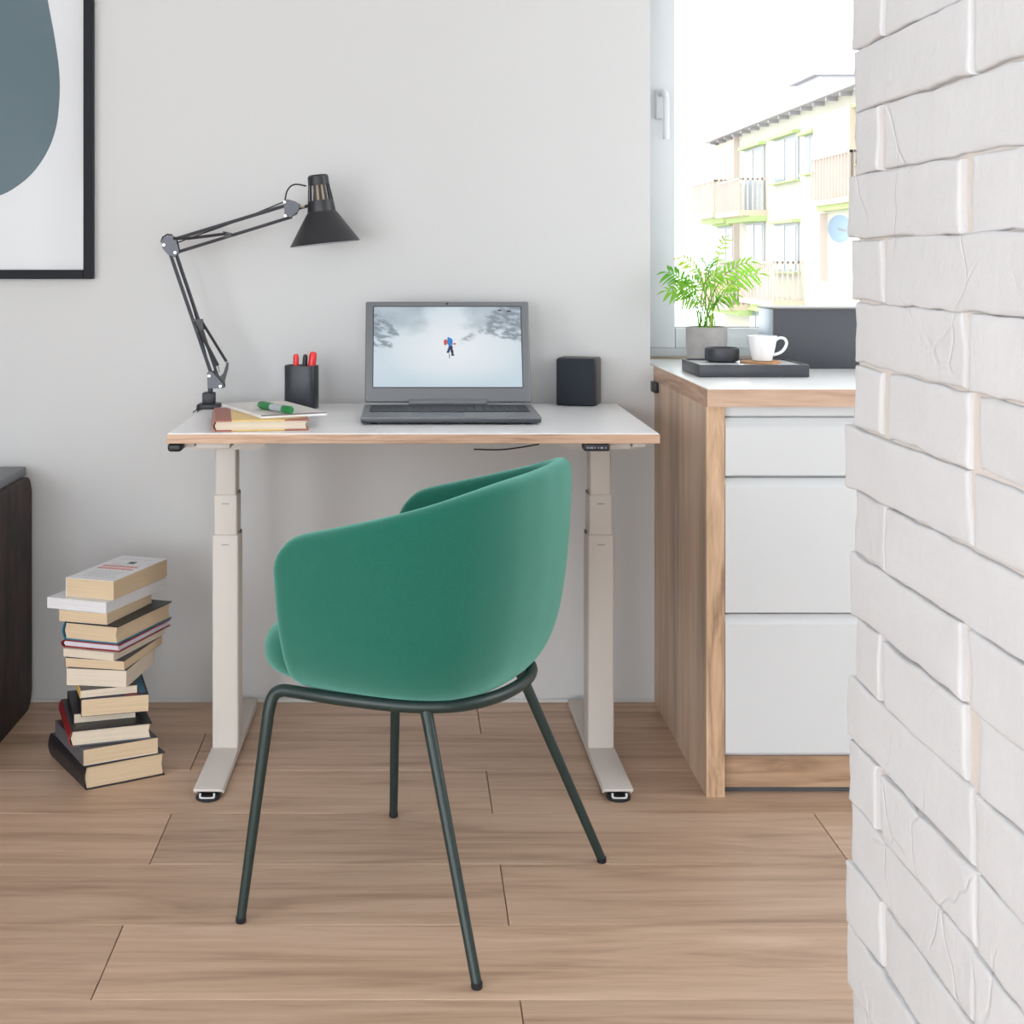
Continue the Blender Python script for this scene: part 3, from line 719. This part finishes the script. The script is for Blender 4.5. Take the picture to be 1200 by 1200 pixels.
# lid, leaning back about 20 degrees
tl_ = math.atan2(0.084, 0.227)
Ml = Matrix.Translation((0, 0.128, 0.022)) @ Matrix.Rotation(-tl_, 4, 'X')
b = MB(); b.box(-0.193, 0.193, 0.0, 0.007, 0.0, 0.246, 0.004, 3, Ml); lid = b.put('lid', m_lap, lap)
SX, SZ0, SZ1 = 0.1735, 0.036, 0.232
b = MB(); b.box(-SX - 0.002, SX + 0.002, -0.0004, 0.002, SZ0 - 0.002, SZ1 + 0.002, 0, 1, Ml); b.put('screen_border', m_black, lid)
b = MB(); b.lathe([(0.001, 0), (0.0025, 0), (0.0025, 0.001), (0.001, 0.001)], 12, Ml @ axes((1, 0, 0), (0, 0, 1), (0, -1, 0), (0, 0, 0.240))); b.put('webcam', m_black, lid)
def shade(uu, v):
    def n2(x, y, s=0): return 0.5 + 0.5 * noise.fractal(Vector((x, y, s)), 0.9, 2.1, 5)
    c = Vector((206, 221, 230)).lerp(Vector((232, 238, 242)), max(0, 1 - ((uu - 0.55) / 0.5) ** 2 - ((v - 0.5) / 0.55) ** 2))
    c = c.lerp(Vector((190, 212, 224)), max(0, (v - 0.75)) * 2.0)
    # grey mountain flanks left and right of a bright gully
    fog = n2(uu * 5, v * 7, 4)
    def sm(x): x = max(0, min(1, x)); return x * x * (3 - 2 * x)
    wob = 0.10 * (n2(uu * 9, v * 9, 21) - 0.5)
    lf = sm((0.44 - uu - v * 0.10 + wob) * 7) * sm((0.40 - v + wob) * 5)
    rf = sm((uu - 0.56 - v * 0.06 + wob) * 8) * sm((0.38 - v + wob) * 5)
    k = max(lf, rf) * (0.30 + 0.55 * fog)
    c = c.lerp(Vector((160, 174, 184)), min(1, k))
    rock = n2(uu * 14 + v * 8, v * 22 - uu * 12, 9)
    def tri(d): return sm(d * 22 + 0.5)
    r1 = tri(0.40 - v + wob) * tri(v - (uu * 2.0 - 0.02) + wob) * tri(0.20 - uu) * tri(v - 0.02)
    r2 = tri(0.115 - uu + wob) * tri(v - 0.38 - uu * 0.6) * tri(0.53 - v + wob)
    r3 = tri(0.42 - v + wob - (0.92 - uu) * 0.25) * tri(v + 0.9 * (uu - 0.86) + wob) * tri(uu - 0.77 + wob)
    r4 = sm(1 - abs(v - (0.44 - (uu - 0.60) * 1.1) + wob) * 18) * tri(uu - 0.6) * tri(0.86 - uu)
    m_ = max(r1, r2, r3, r4 * 0.8)
    c = c.lerp(Vector((128, 140, 150)), m_ * sm((rock - 0.22) * 2.2) * 0.85)
    # the walker
    def ell(x, y, a, b_): return ((uu - x) / a) ** 2 + ((v - y) / b_) ** 2 < 1
    if ell(0.512, 0.615, 0.004, 0.03) or abs(uu - (0.52 - (v - 0.48) * 0.18)) < 0.009 and 0.48 < v < 0.58: c = Vector((42, 48, 84))
    if abs(uu - (0.522 + (v - 0.48) * 0.10)) < 0.009 and 0.48 < v < 0.62: c = Vector((36, 42, 76))
    if ell(0.487, 0.445, 0.013, 0.038): c = Vector((206, 84, 80))
    if ell(0.518, 0.445, 0.019, 0.05) or ell(0.508, 0.405, 0.010, 0.022): c = Vector((34, 130, 206))
    if ell(0.548, 0.468, 0.012, 0.010): c = Vector((214, 92, 84))
    if ell(0.858, 0.045, 0.012, 0.012) or ell(0.92, 0.055, 0.015, 0.011): c = Vector((60, 56, 58))
    return c
mesh_s = bmesh.new(); NX, NY = 200, 112
cl = mesh_s.loops.layers.float_color.new('picture')
gv = [[mesh_s.verts.new(Ml @ Vector((-SX + 2 * SX * i / NX, -0.0008, SZ1 - (SZ1 - SZ0) * j / NY))) for i in range(NX + 1)] for j in range(NY + 1)]
for j in range(NY):
    for i in range(NX):
        f = mesh_s.faces.new((gv[j + 1][i], gv[j + 1][i + 1], gv[j][i + 1], gv[j][i]))
        cc = lin(shade((i + 0.5) / NX, (j + 0.5) / NY))
        for lp in f.loops: lp[cl] = cc
me = bpy.data.meshes.new('screen'); mesh_s.to_mesh(me); mesh_s.free()
ms, nt, pb = new_mat('screen_picture')
at_ = nt.nodes.new('ShaderNodeAttribute'); at_.attribute_name = 'picture'
nt.links.new(at_.outputs['Color'], pb.inputs['Emission Color']); pb.inputs['Emission Strength'].default_value = 0.92
pb.inputs['Base Color'].default_value = (0.01, 0.01, 0.012, 1); pb.inputs['Roughness'].default_value = 0.35
me.materials.append(ms); so = bpy.data.objects.new('screen', me); COL.objects.link(so); so.parent = lid

# ------------------------------------------------------------------ speaker
spk_a, spk_b = Vector((0.348, 3.43)), Vector((0.4406, 3.40))
rs_ = math.atan2(spk_b.y - spk_a.y, spk_b.x - spk_a.x)
spk = thing('desk_speaker', 'small black cube loudspeaker with fabric front on the right of the desk', 'speaker', (spk_a.x, spk_a.y, DT + 0.0005), rs_)
b = MB(); b.box(0.0, 0.097, 0.010, 0.078, 0.0, 0.115, 0.006, 3); b.put('body', mat('speaker_brown_black', (62, 56, 56), 0.4), spk)
b = MB(); b.box(0.001, 0.094, 0.0, 0.014, 0.001, 0.114, 0.005, 3); b.put('grille', mat('speaker_cloth', (36, 42, 50), 0.85, bump=0.4, bscale=900), spk)

# ------------------------------------------------------------------ pen cup and pens
pcp = P(353.5, 476, 3.37); pcp.z = DT + 0.0005
pen_rot = -0.28
hold = MB(); hold.lathe([(0.001, 0), (0.93, 0), (0.985, 0.0015), (1.0, 0.004), (1.0, 0.100), (0.985, 0.102), (0.93, 0.102), (0.91, 0.099), (0.91, 0.004), (0.001, 0.003)], 48, None, 0.0395, 0.027, n=3.2)
o = hold.put('pen_holder', mat('black_navy_plastic', (38, 42, 50), 0.4), loc=pcp, rot=(0, 0, pen_rot))
tag(o, 'black oval pen holder with pens standing on the desk', 'pen holder')
m_red = mat('red_plastic', (226, 40, 44), 0.3)
def pen(label, base, tip, r, mbody, mcap, group='pens in the pen holder', flat_end=False):
    base, tip = Vector(base), Vector(tip); d = tip - base
    q = d.to_track_quat('Z', 'Y')
    t = thing('marker_pen', label, 'pen', base)
    if group: t['group'] = group
    t.rotation_mode = 'QUATERNION'; t.rotation_quaternion = q
    Lh = d.length
    MB().lathe([(0.001, 0), (r * 0.75, 0.0), (r, 0.003), (r, Lh * 0.62), (r * 0.96, Lh * 0.62), (0.001, Lh * 0.62)], 16).put('barrel', mbody, t)
    MB().lathe([(0.001, Lh * 0.60), (r * 1.1, Lh * 0.60), (r * 1.12, Lh * 0.62), (r * 1.08, Lh * 0.93), (r * 0.85, Lh * 0.985), (0.001, Lh)], 16).put('cap', mcap, t)
    return t
zb_ = DT + 0.006
pen('slim red capped pen standing leftmost in the black pen holder', (pcp.x - 0.016, pcp.y + 0.004, zb_), P(347, 414.5, pcp.y - 0.004), 0.0062, m_black, m_red)
pen('black pen standing between the two red pens in the holder', (pcp.x + 0.0, pcp.y + 0.008, zb_), P(358, 415, pcp.y + 0.004), 0.0055, m_black, m_black)
pen('thick red capped marker standing rightmost in the black pen holder', (pcp.x + 0.010, pcp.y - 0.004, zb_), P(367.5, 412, pcp.y - 0.008), 0.0085, m_black, m_red)

# ------------------------------------------------------------------ swing-arm lamp clamped to the desk's back corner
LZ = 3.37
lo = P(244, 476, LZ); lo.z = DT + 0.0005
lamp = thing('swing_arm_lamp', 'black swing arm desk lamp clamped to the left back corner of the desk', 'lamp', lo)
def LP(x, y, d=0.0): return P(x, y, LZ + d) - lo
pxm = LZ / F
b = MB()
c0 = LP(245, 472)
b.box(c0.x - 0.026, c0.x + 0.026, -0.025, 0.03, 0.0, 0.011, 0.002); b.box(c0.x - 0.0145, c0.x + 0.0145, -0.016, 0.016, 0.010, 0.038, 0.003)
b.box(c0.x - 0.026, c0.x - 0.0195, -0.02, 0.02, -0.0215, 0.006, 0.0)
clamp = b.put('clamp', m_black, lamp)
b = MB(); b.tube([LP(234, 474, -0.03), LP(231, 477, -0.03), LP(230.5, 480, -0.03), LP(226, 483.5, -0.03)], 0.0016, 6); b.put('clamp_key', m_blackm, clamp)
b = MB(); b.tube([LP(246.5, 459), LP(246.5, 452)], 0.006, 12); b.put('pivot_post', m_black, lamp)
def plate(name, pts, d0, d1, m, par=None):
    b = MB(); q = [LP(x, y) for x, y in pts]
    b.loops([[Vector((p.x, d0, p.z)) for p in q], [Vector((p.x, d1, p.z)) for p in q]])
    return b.put(name, m, par or lamp)
m_plate = mat('grey_steel_plate', (84, 86, 94), 0.4, metal=0.3)
pl = [(243.5, 436), (249, 435), (262.5, 450), (263, 454.5), (244, 455)]
plate('base_plate', pl, -0.011, -0.008, m_plate); plate('base_plate', pl, 0.008, 0.011, m_plate)
plate('spring_hook', [(250, 434), (258, 441), (262, 437), (266, 424.5), (268, 425), (267.5, 432), (263.5, 446), (264, 453), (259, 453)], -0.004, 0.004, m_blackm)
def rod(name, pts, r, m, dy=0.0, par=None, seg=8):
    return MB().tube([LP(x, y) + Vector((0, dy, 0)) for x, y in pts], r, seg).put(name, m, par or lamp)
rod('lower_arm', [(198, 292), (248, 438)], 0.0043, m_rod, -0.005); rod('lower_arm', [(206.5, 298), (256.5, 446)], 0.0036, m_rod, 0.005)
rod('lower_spring', [(229, 377), (256, 428)], 0.0042, m_blackm, -0.011); rod('lower_spring', [(235, 376), (264.5, 424)], 0.0034, m_blackm, 0.011)
plate('spring_bracket', [(226, 374), (237, 374), (239, 386), (231, 390)], -0.014, 0.014, m_blackm)
rod('spring_end', [(256, 427), (258, 436)], 0.0016, m_chrome, -0.011); rod('spring_end', [(264, 423), (266, 428)], 0.0016, m_chrome, 0.011)
el = [(190, 283), (193, 277.5), (200, 275.5), (206.5, 278), (209, 288), (211, 296), (205, 301.5), (198, 298.5), (191.5, 291)]
plate('elbow_plate', el, -0.012, -0.009, m_plate); plate('elbow_plate', el, 0.009, 0.012, m_plate)
rod('elbow_rim', [(189.5, 284), (191.5, 278), (197, 274.8), (203, 275.5)], 0.0018, m_black, -0.010)
rod('upper_arm', [(203, 281), (338, 240)], 0.0043, m_rod, -0.005); rod('upper_arm', [(209, 295), (342, 254)], 0.0040, m_rod, 0.005)
rod('upper_spring', [(204, 279.5), (222, 279.5), (266, 274)], 0.0036, m_blackm, -0.012)
plate('spring_bracket', [(262, 271), (271, 273), (272, 277), (264, 279)], -0.014, 0.008, m_blackm)
hp = [(333, 237), (337, 233.5), (346, 236), (352, 239.5), (350, 247), (341, 255), (334, 252)]
plate('head_plate', hp, -0.011, -0.008, m_plate); plate('head_plate', hp, 0.008, 0.011, m_plate); plate('head_block', [(340, 237), (352, 240), (348, 251), (340, 255)], -0.008, 0.008, m_black)
for (x, y) in ((193, 287), (206, 296), (334, 237), (335, 253), (246, 440), (259, 452)):
    q = LP(x, y); MB().lathe([(0.001, 0), (0.0032, 0), (0.0032, 0.003), (0.001, 0.003)], 10, axes((1, 0, 0), (0, 0, 1), (0, -1, 0), (q.x, -0.011, q.z))).put('bolt', m_chrome, lamp)
rod('thumb_screw', [(349, 242), (357, 242)], 0.0035, m_chrome, -0.004); rod('head_stem', [(348, 244.5), (362, 241)], 0.004, m_black)
MB().tube(catmull([LP(334, 235), LP(336, 225), LP(341, 218), (LP(348, 216)), LP(359, 218)], 5), 0.0019, 8).put('cable', m_black, lamp)
MB().tube(catmull([LP(334, 236), LP(270, 262), LP(212, 283), LP(204, 292), LP(226, 360), LP(247, 436)], 5), 0.0017, 6).put('cable', m_black, lamp)
# the head: vented socket tube over an open cone; its axis leans a little
ax0, ax1 = LP(372.3, 205), LP(381, 285.5)
axd = (ax1 - ax0).normalized(); xx_ = Vector((0, 1, 0)).cross(axd).normalized(); yy_ = axd.cross(xx_).normalized()
Mh = axes(xx_, yy_, axd, ax0); hl = (ax1 - ax0).length
k_ = pxm
b = MB()
b.lathe([(0.001, 0.0), (10.5 * k_, 0.0), (12.2 * k_, 2 * k_), (12.6 * k_, 12 * k_)], 40, Mh)
b.lathe([(15.0 * k_, 30 * k_), (16.5 * k_, 42 * k_), (16.2 * k_, 44 * k_), (14.6 * k_, 31 * k_)], 40, Mh, cap=False)
nv = 14
for i in range(nv):                                   # ribs between the vent slots
    a0_, a1_ = 2 * PI * i / nv, 2 * PI * (i + 0.52) / nv
    rg = []
    for t in range(4):
        z = (11.5 + 19 * t / 3) * k_; r = (12.6 + 2.5 * t / 3) * k_
        rg.append([Mh @ Vector((rr * math.cos(a), rr * math.sin(a), z)) for rr, a in ((r, a0_), (r, (a0_ + a1_) / 2), (r, a1_), (r - 0.0012, a1_), (r - 0.0012, a0_))])
    b.loops(rg)
b.put('socket', m_blackm, lamp)
b = MB(); b.lathe([(16.4 * k_, 43 * k_), (20 * k_, 48 * k_), (41.3 * k_, hl), (40.7 * k_, hl + 0.0004), (19.6 * k_, 49 * k_), (15.6 * k_, 44 * k_)], 56, Mh, cap=False); shd = b.put('shade', m_blackm, lamp)
b = MB(); b.lathe([(19 * k_, 49.4 * k_), (40.2 * k_, hl - 0.0005)], 56, Mh, cap=False); b.put('shade_lining', mat('white_lining', (226, 234, 240), 0.4), shd)
b = MB(); b.lathe([(0.001, 10 * k_), (7 * k_, 12 * k_), (7.5 * k_, 38 * k_), (9 * k_, 46 * k_), (13.5 * k_, 58 * k_), (12 * k_, 67 * k_), (6 * k_, 71 * k_), (0.001, 72 * k_)], 24, Mh); b.put('bulb', mat('bulb_cream', (226, 204, 170), 0.3), lamp)

# ------------------------------------------------------------------ books
def page_mat(nm, c):
    m, nt, pb = new_mat(nm); N, L = nt.nodes, nt.links
    tc = N.new('ShaderNodeTexCoord'); mp = N.new('ShaderNodeMapping'); mp.inputs['Scale'].default_value = (6, 6, 900)
    L.new(tc.outputs['Object'], mp.inputs['Vector'])
    nz = N.new('ShaderNodeTexNoise'); nz.inputs['Scale'].default_value = 1.0; nz.inputs['Detail'].default_value = 3
    L.new(mp.outputs[0], nz.inputs['Vector'])
    r = N.new('ShaderNodeValToRGB'); cc = lin(c)
    r.color_ramp.elements[0].position = 0.3; r.color_ramp.elements[0].color = tuple(v * 0.82 for v in cc[:3]) + (1,)
    r.color_ramp.elements[1].position = 0.65; r.color_ramp.elements[1].color = cc
    L.new(nz.outputs['Fac'], r.inputs['Fac']); L.new(r.outputs[0], pb.inputs['Base Color'])
    pb.inputs['Roughness'].default_value = 0.9
    bpn = N.new('ShaderNodeBump'); bpn.inputs['Strength'].default_value = 0.25; bpn.inputs['Distance'].default_value = 0.001
    L.new(nz.outputs['Fac'], bpn.inputs['Height']); L.new(bpn.outputs[0], pb.inputs['Normal'])
    return m
pg_tan = page_mat('pages_tan', (216, 192, 160)); pg_crm = page_mat('pages_cream', (222, 208, 188)); pg_wht = page_mat('pages_white', (226, 224, 226)); pg_lil = page_mat('pages_lilac', (218, 210, 220))
CV = {n: mat('cover_' + n, c, 0.4, var=0.04, vscale=30) for n, c in dict(black=(34, 33, 38), white=(228, 228, 230), blue=(44, 112, 142), red=(138, 36, 38), navy=(30, 40, 66), cream=(226, 214, 198), grey=(92, 92, 98), tan=(206, 178, 142), slate=(60, 62, 70), rust=(160, 88, 70), yellow=(232, 196, 118)).items()}
def book(label, near, ang, wd, ln, t, z, hard, top, spine, bottom, pages, corner, name='book', group='books in the floor stack', cat='book'):
    """local x: spine (0) to fore edge (wd); local y: along the spine; near = the corner nearest the camera"""
    a = math.radians(ang)
    o = thing(name, label, cat, (near[0], near[1], z), a, group)
    ox = 0 if corner == 'spine' else -wd
    c = 0.0026 if hard else 0.0008
    ins = 0.004 if hard else 0.0006
    b = MB(); b.box(ox, ox + wd, 0, ln, t - c, t, 0.0006, 1); tb = b.put('front_cover', top, o)
    b = MB(); b.box(ox, ox + wd, 0, ln, 0, c, 0.0006, 1); b.put('back_cover', bottom, o)
    b = MB()
    if hard:
        n = 7; rg = []
        for k in range(n):
            f = k / (n - 1); bul = 0.006 * math.sin(PI * f)
            rg.append([Vector((ox - bul, yv, c * 0.2 + (t - 0.4 * c) * f)) for yv in (0, ln)] + [Vector((ox - bul + 0.0025, yv, c * 0.2 + (t - 0.4 * c) * f)) for yv in (ln, 0)])
        b.loops(rg)
    else: b.box(ox - 0.0006, ox + 0.0004, 0, ln, 0, t)
    b.put('spine', spine, o)
    b = MB()
    x0, x1 = ox + (0.003 if hard else 0.0004), ox + wd - ins
    poly = [(x0, c), (x1, c), (x1 - (0.003 if hard else 0), (t) / 2), (x1, t - c), (x0, t - c), (x0 - (0.004 if hard else 0), t / 2)]
    b.prism(poly, ins, ln - ins, axes((1, 0, 0), (0, 0, 1), (0, 1, 0))); b.put('pages', pages, o)
    return o
G = 0.0004
spec = [
 ('black hardback, thick and widest, lying on the floor under the whole stack', (-0.668, 2.920), 31, 0.172, 0.243, 0.0485, 1, 'black', 'black', 'black', pg_tan, 'spine'),
 ('paperback with white lower cover, second from the floor in the stack', (-0.674, 2.923), 29, 0.160, 0.215, 0.033, 0, 'slate', 'grey', 'white', pg_tan, 'spine'),
 ('black hardback with red spine and pale pages, third from the floor', (-0.702, 2.937), 19, 0.166, 0.225, 0.034, 1, 'black', 'red', 'grey', pg_crm, 'spine'),
 ('thin beige paged book with black top and spine, fourth from the floor in the stack', (-0.708, 2.985), 18, 0.128, 0.17, 0.019, 0, 'black', 'black', 'cream', pg_crm, 'spine'),
 ('thick tan paged book with navy picture cover, fifth from the floor', (-0.688, 2.965), 16, 0.139, 0.19, 0.036, 0, 'navy', 'black', 'black', pg_tan, 'spine'),
 ('thin book with yellow spine lying just below the twisted upper stack', (-0.691, 2.971), 20, 0.118, 0.165, 0.017, 0, 'black', 'yellow', 'black', pg_crm, 'spine'),
 ('plain cream book with deep blank edge, lowest of the turned upper stack', (-0.599, 2.991), -8, 0.131, 0.185, 0.0355, 0, 'grey', 'cream', 'cream', page_mat('pages_pale', (222, 208, 190)), 'fore'),
 ('tan paged paperback with dark cover, second lowest of the turned upper stack', (-0.604, 2.992), -12, 0.134, 0.212, 0.019, 0, 'slate', 'black', 'tan', pg_tan, 'fore'),
 ('cream thin paperback lying directly under the red hardback', (-0.626, 2.991), -18, 0.120, 0.228, 0.016, 0, 'cream', 'cream', 'cream', pg_crm, 'fore'),
 ('slim red hardback with pale lilac pages in the upper stack', (-0.615, 2.999), -18, 0.136, 0.228, 0.0155, 1, 'red', 'red', 'red', pg_lil, 'fore'),
 ('blue spined hardback with thick tan pages and black top in the upper stack', (-0.619, 2.999), -19, 0.130, 0.236, 0.0385, 1, 'black', 'blue', 'blue', pg_tan, 'fore'),
 ('tan paged paperback squeezed under the white book near the stack top', (-0.644, 3.011), -17, 0.115, 0.203, 0.0235, 0, 'cream', 'tan', 'cream', pg_tan, 'fore'),
 ('white book with white edges, second from the top and jutting out', (-0.646, 3.011), -20, 0.146, 0.256, 0.023, 0, 'white', 'white', 'white', pg_wht, 'fore'),
 ('thick tan paged paperback with printed white cover on the very top of the stack', (-0.634, 3.030), -18, 0.116, 0.242, 0.0405, 0, 'white', 'white', 'cream', pg_tan, 'fore'),
]
zz = 0.0; bk = []
for (lb, near, ang, wd, ln, t, hard, tp, sp, bt, pg, cn) in spec:
    bk.append(book(lb, near, ang, wd, ln, t, zz, hard, CV[tp], CV[sp], CV[bt], pg, cn)); zz += t + G
# red and blue picture on the navy cover, print on the topmost cover (too small to read in the photograph)
b = MB()
b.box(0.090, 0.118, 0.004, 0.05, 0.036, 0.0362); b.put('cover_picture', CV['red'], bk[4])
b = MB(); b.box(0.120, 0.134, 0.02, 0.15, 0.036, 0.0362); b.put('cover_picture', CV['blue'], bk[4])
m_pr = mat('print_red', (214, 130, 116), 0.6); m_pb = mat('print_grey', (196, 196, 202), 0.6); m_dkp = mat('print_dark', (66, 70, 78), 0.6)
b = MB(); rt = random.Random(3)
for yv in (0.105, 0.128):
    x = -0.103
    while x < -0.016:
        wl = rt.uniform(0.005, 0.009); b.box(x, x + wl, yv, yv + 0.014, 0.0405, 0.04065)
        x += wl + 0.0022
b.put('cover_title', m_pr, bk[13])
b = MB()
for yv in (0.03, 0.042, 0.054, 0.066, 0.080, 0.155, 0.2, 0.212):
    x = -0.095
    while x < -0.024:
        wl = rt.uniform(0.003, 0.012); b.box(x, x + wl, yv, yv + 0.004, 0.0405, 0.04062); x += wl + 0.003
b.put('cover_print', m_pb, bk[13])
b = MB(); b.box(-0.062, -0.045, 0.166, 0.186, 0.0405, 0.0407); b.put('cover_mark', m_dkp, bk[13])

# on the desk: the quarter-bound book, the loose sheet, the pad and the green marker
qb = book('yellow book with rust red spine and corners, lying at the left front of the desk', (-0.402, 2.912), 8, 0.192, 0.255, 0.0225, DT + 0.0005, 1, CV['yellow'], CV['rust'], CV['yellow'], pg_crm, 'spine', group='')
b = MB(); b.box(-0.0002, 0.034, -0.0003, 0.2553, 0.0198, 0.02275); b.box(-0.0002, 0.034, -0.0003, 0.2553, -0.0001, 0.0028); b.put('spine_cloth', CV['rust'], qb)
b = MB()
for (z0, z1) in ((0.0198, 0.02275), (-0.0001, 0.0028)):
    for yv, sg in ((-0.0003, 1), (0.2553, -1)):
        b.prism([(0.1923, yv), (0.1923, yv + sg * 0.045), (0.142, yv)], z0, z1)
b.put('corner_cloth', CV['rust'], qb)
m_pap = mat('white_paper', (236, 236, 238), 0.8)
PZ0 = DT + 0.0005 + 0.0229                            # it lies on the book's cover
pad = thing('notepad', 'thin grey covered notepad lying on top of the yellow book, jutting out to its right', 'notepad', (-0.311, 2.947, PZ0), math.radians(25))
wpad, lpad = 0.146, 0.268
b = MB(); b.box(0, wpad, 0, lpad, 0.0, 0.0060, 0.0004, 1); b.put('pages', m_pap, pad)
b = MB(); b.box(0, wpad, 0, lpad, 0.0061, 0.0072, 0.0004, 1); b.put('cover', mat('pale_grey_cover', (214, 211, 206), 0.6), pad)
b = MB(); b.box(0, wpad, -0.0006, 0.0, 0.0045, 0.0073); b.put('cover_edge', mat('dark_cover_edge', (120, 112, 116), 0.6), pad)
g0, g1 = Vector((-0.328, 3.075, PZ0 + 0.0158)), Vector((-0.2505, 2.962, PZ0 + 0.0158))
gp = pen('grey marker with green ends lying on the grey notepad', g1, g0, 0.0078, mat('marker_grey', (168, 172, 178), 0.4), mat('marker_green', (28, 122, 62), 0.4), group='')
Lg = (g0 - g1).length
MB().lathe([(0.001, -0.0004), (0.0068, -0.0002), (0.0083, 0.003), (0.0083, Lg * 0.22), (0.001, Lg * 0.22)], 16).put('end_plug', mat('marker_green_end', (28, 122, 62), 0.4), gp)

# ------------------------------------------------------------------ framed print and dark cabinet at the left
pic = thing('framed_print', 'large framed print with a teal rounded shape hanging on the left wall area', 'picture', (-1.129, WY, 1.542))
pic['label'] = 'large black framed print with a slate teal rounded shape hanging on the white wall'
hw, hh, fw = 0.35, 0.50, 0.0225
m_fr = mat('black_frame', (24, 26, 32), 0.6, spec=0.25)
for nm, bx in (('frame_side', (hw - fw, hw, -hh, hh)), ('frame_side', (-hw, -hw + fw, -hh, hh)), ('frame_rail', (-hw + fw, hw - fw, -hh, -hh + fw)), ('frame_rail', (-hw + fw, hw - fw, hh - fw, hh))):
    MB().box(bx[0], bx[1], -0.026, -0.001, bx[2], bx[3], 0.0012, 1).put(nm, m_fr, pic)
MB().box(-hw + fw, hw - fw, -0.010, -0.002, -hh + fw, hh - fw).put('paper', mat('print_paper', (212, 214, 217), 0.5, coat=0.7), pic)
bl = [(52, -60), (53.5, -30), (56, 0), (63, 38), (68.5, 75), (70, 100), (69, 125), (66, 148), (59, 170), (48, 190), (34, 207), (16, 221), (0, 229), (-25, 236), (-60, 239), (-100, 234), (-140, 220), (-172, 190), (-190, 150), (-196, 100), (-192, 40), (-180, -30), (-160, -90), (-130, -130), (-80, -155), (-20, -150), (30, -120)]
q = [P(x, y, WY - 0.0106) - Vector((-1.129, WY, 1.542)) for x, y in bl]
q = [v for v in q]
qq = catmull([Vector((v.x, v.z, 0)) for v in q + [q[0]]], 4)[:-1]
b = MB(); b.prism([(v.x, min(v.y, hh - fw - 0.02)) for v in qq], 0.0101, 0.0106, axes((1, 0, 0), (0, 0, 1), (0, -1, 0))); b.put('printed_shape', mat('print_teal', (70, 94, 103), 0.5, coat=0.5, var=0.02, vscale=3), pic)

sb = thing('dark_cabinet', 'dark brown cabinet with rounded corners and grey top slab at the left wall', 'cabinet', (-1.42, 3.2, 0))
def rrect(x0, x1, y0, y1, r, n=6):
    out = []
    for cx_, cy_, a0_ in ((x1 - r, y1 - r, 0), (x0 + r, y1 - r, PI / 2), (x0 + r, y0 + r, PI), (x1 - r, y0 + r, 1.5 * PI)):
        for k in range(n + 1): out.append((cx_ + r * math.cos(a0_ + k * PI / 2 / n), cy_ + r * math.sin(a0_ + k * PI / 2 / n)))
    return out
m_dwood = mat('dark_brown_veneer', (66, 46, 43), 0.7, var=0.3, vscale=9, col2=(30, 21, 21), stretch=(1, 3.0, 0.8), bump=0.3, bscale=60)
b = MB(); b.prism(rrect(-0.26, 0.275, 0.0, 0.563, 0.038), -0.5, 0.493, axes((0, 1, 0), (0, 0, 1), (1, 0, 0)))
es = [e for e in b.bm.edges if abs(e.verts[0].co.x - 0.493) < 1e-5 and abs(e.verts[1].co.x - 0.493) < 1e-5]
bmesh.ops.bevel(b.bm, geom=es, offset=0.004, segments=2, affect='EDGES', profile=0.5)
b.put('body', m_dwood, sb)
b = MB(); b.box(-0.5, 0.480, -0.255, 0.272, 0.5635, 0.584, 0.002); b.put('top_slab', mat('grey_concrete_slab', (122, 124, 128), 0.6, var=0.06, vscale=12), sb)
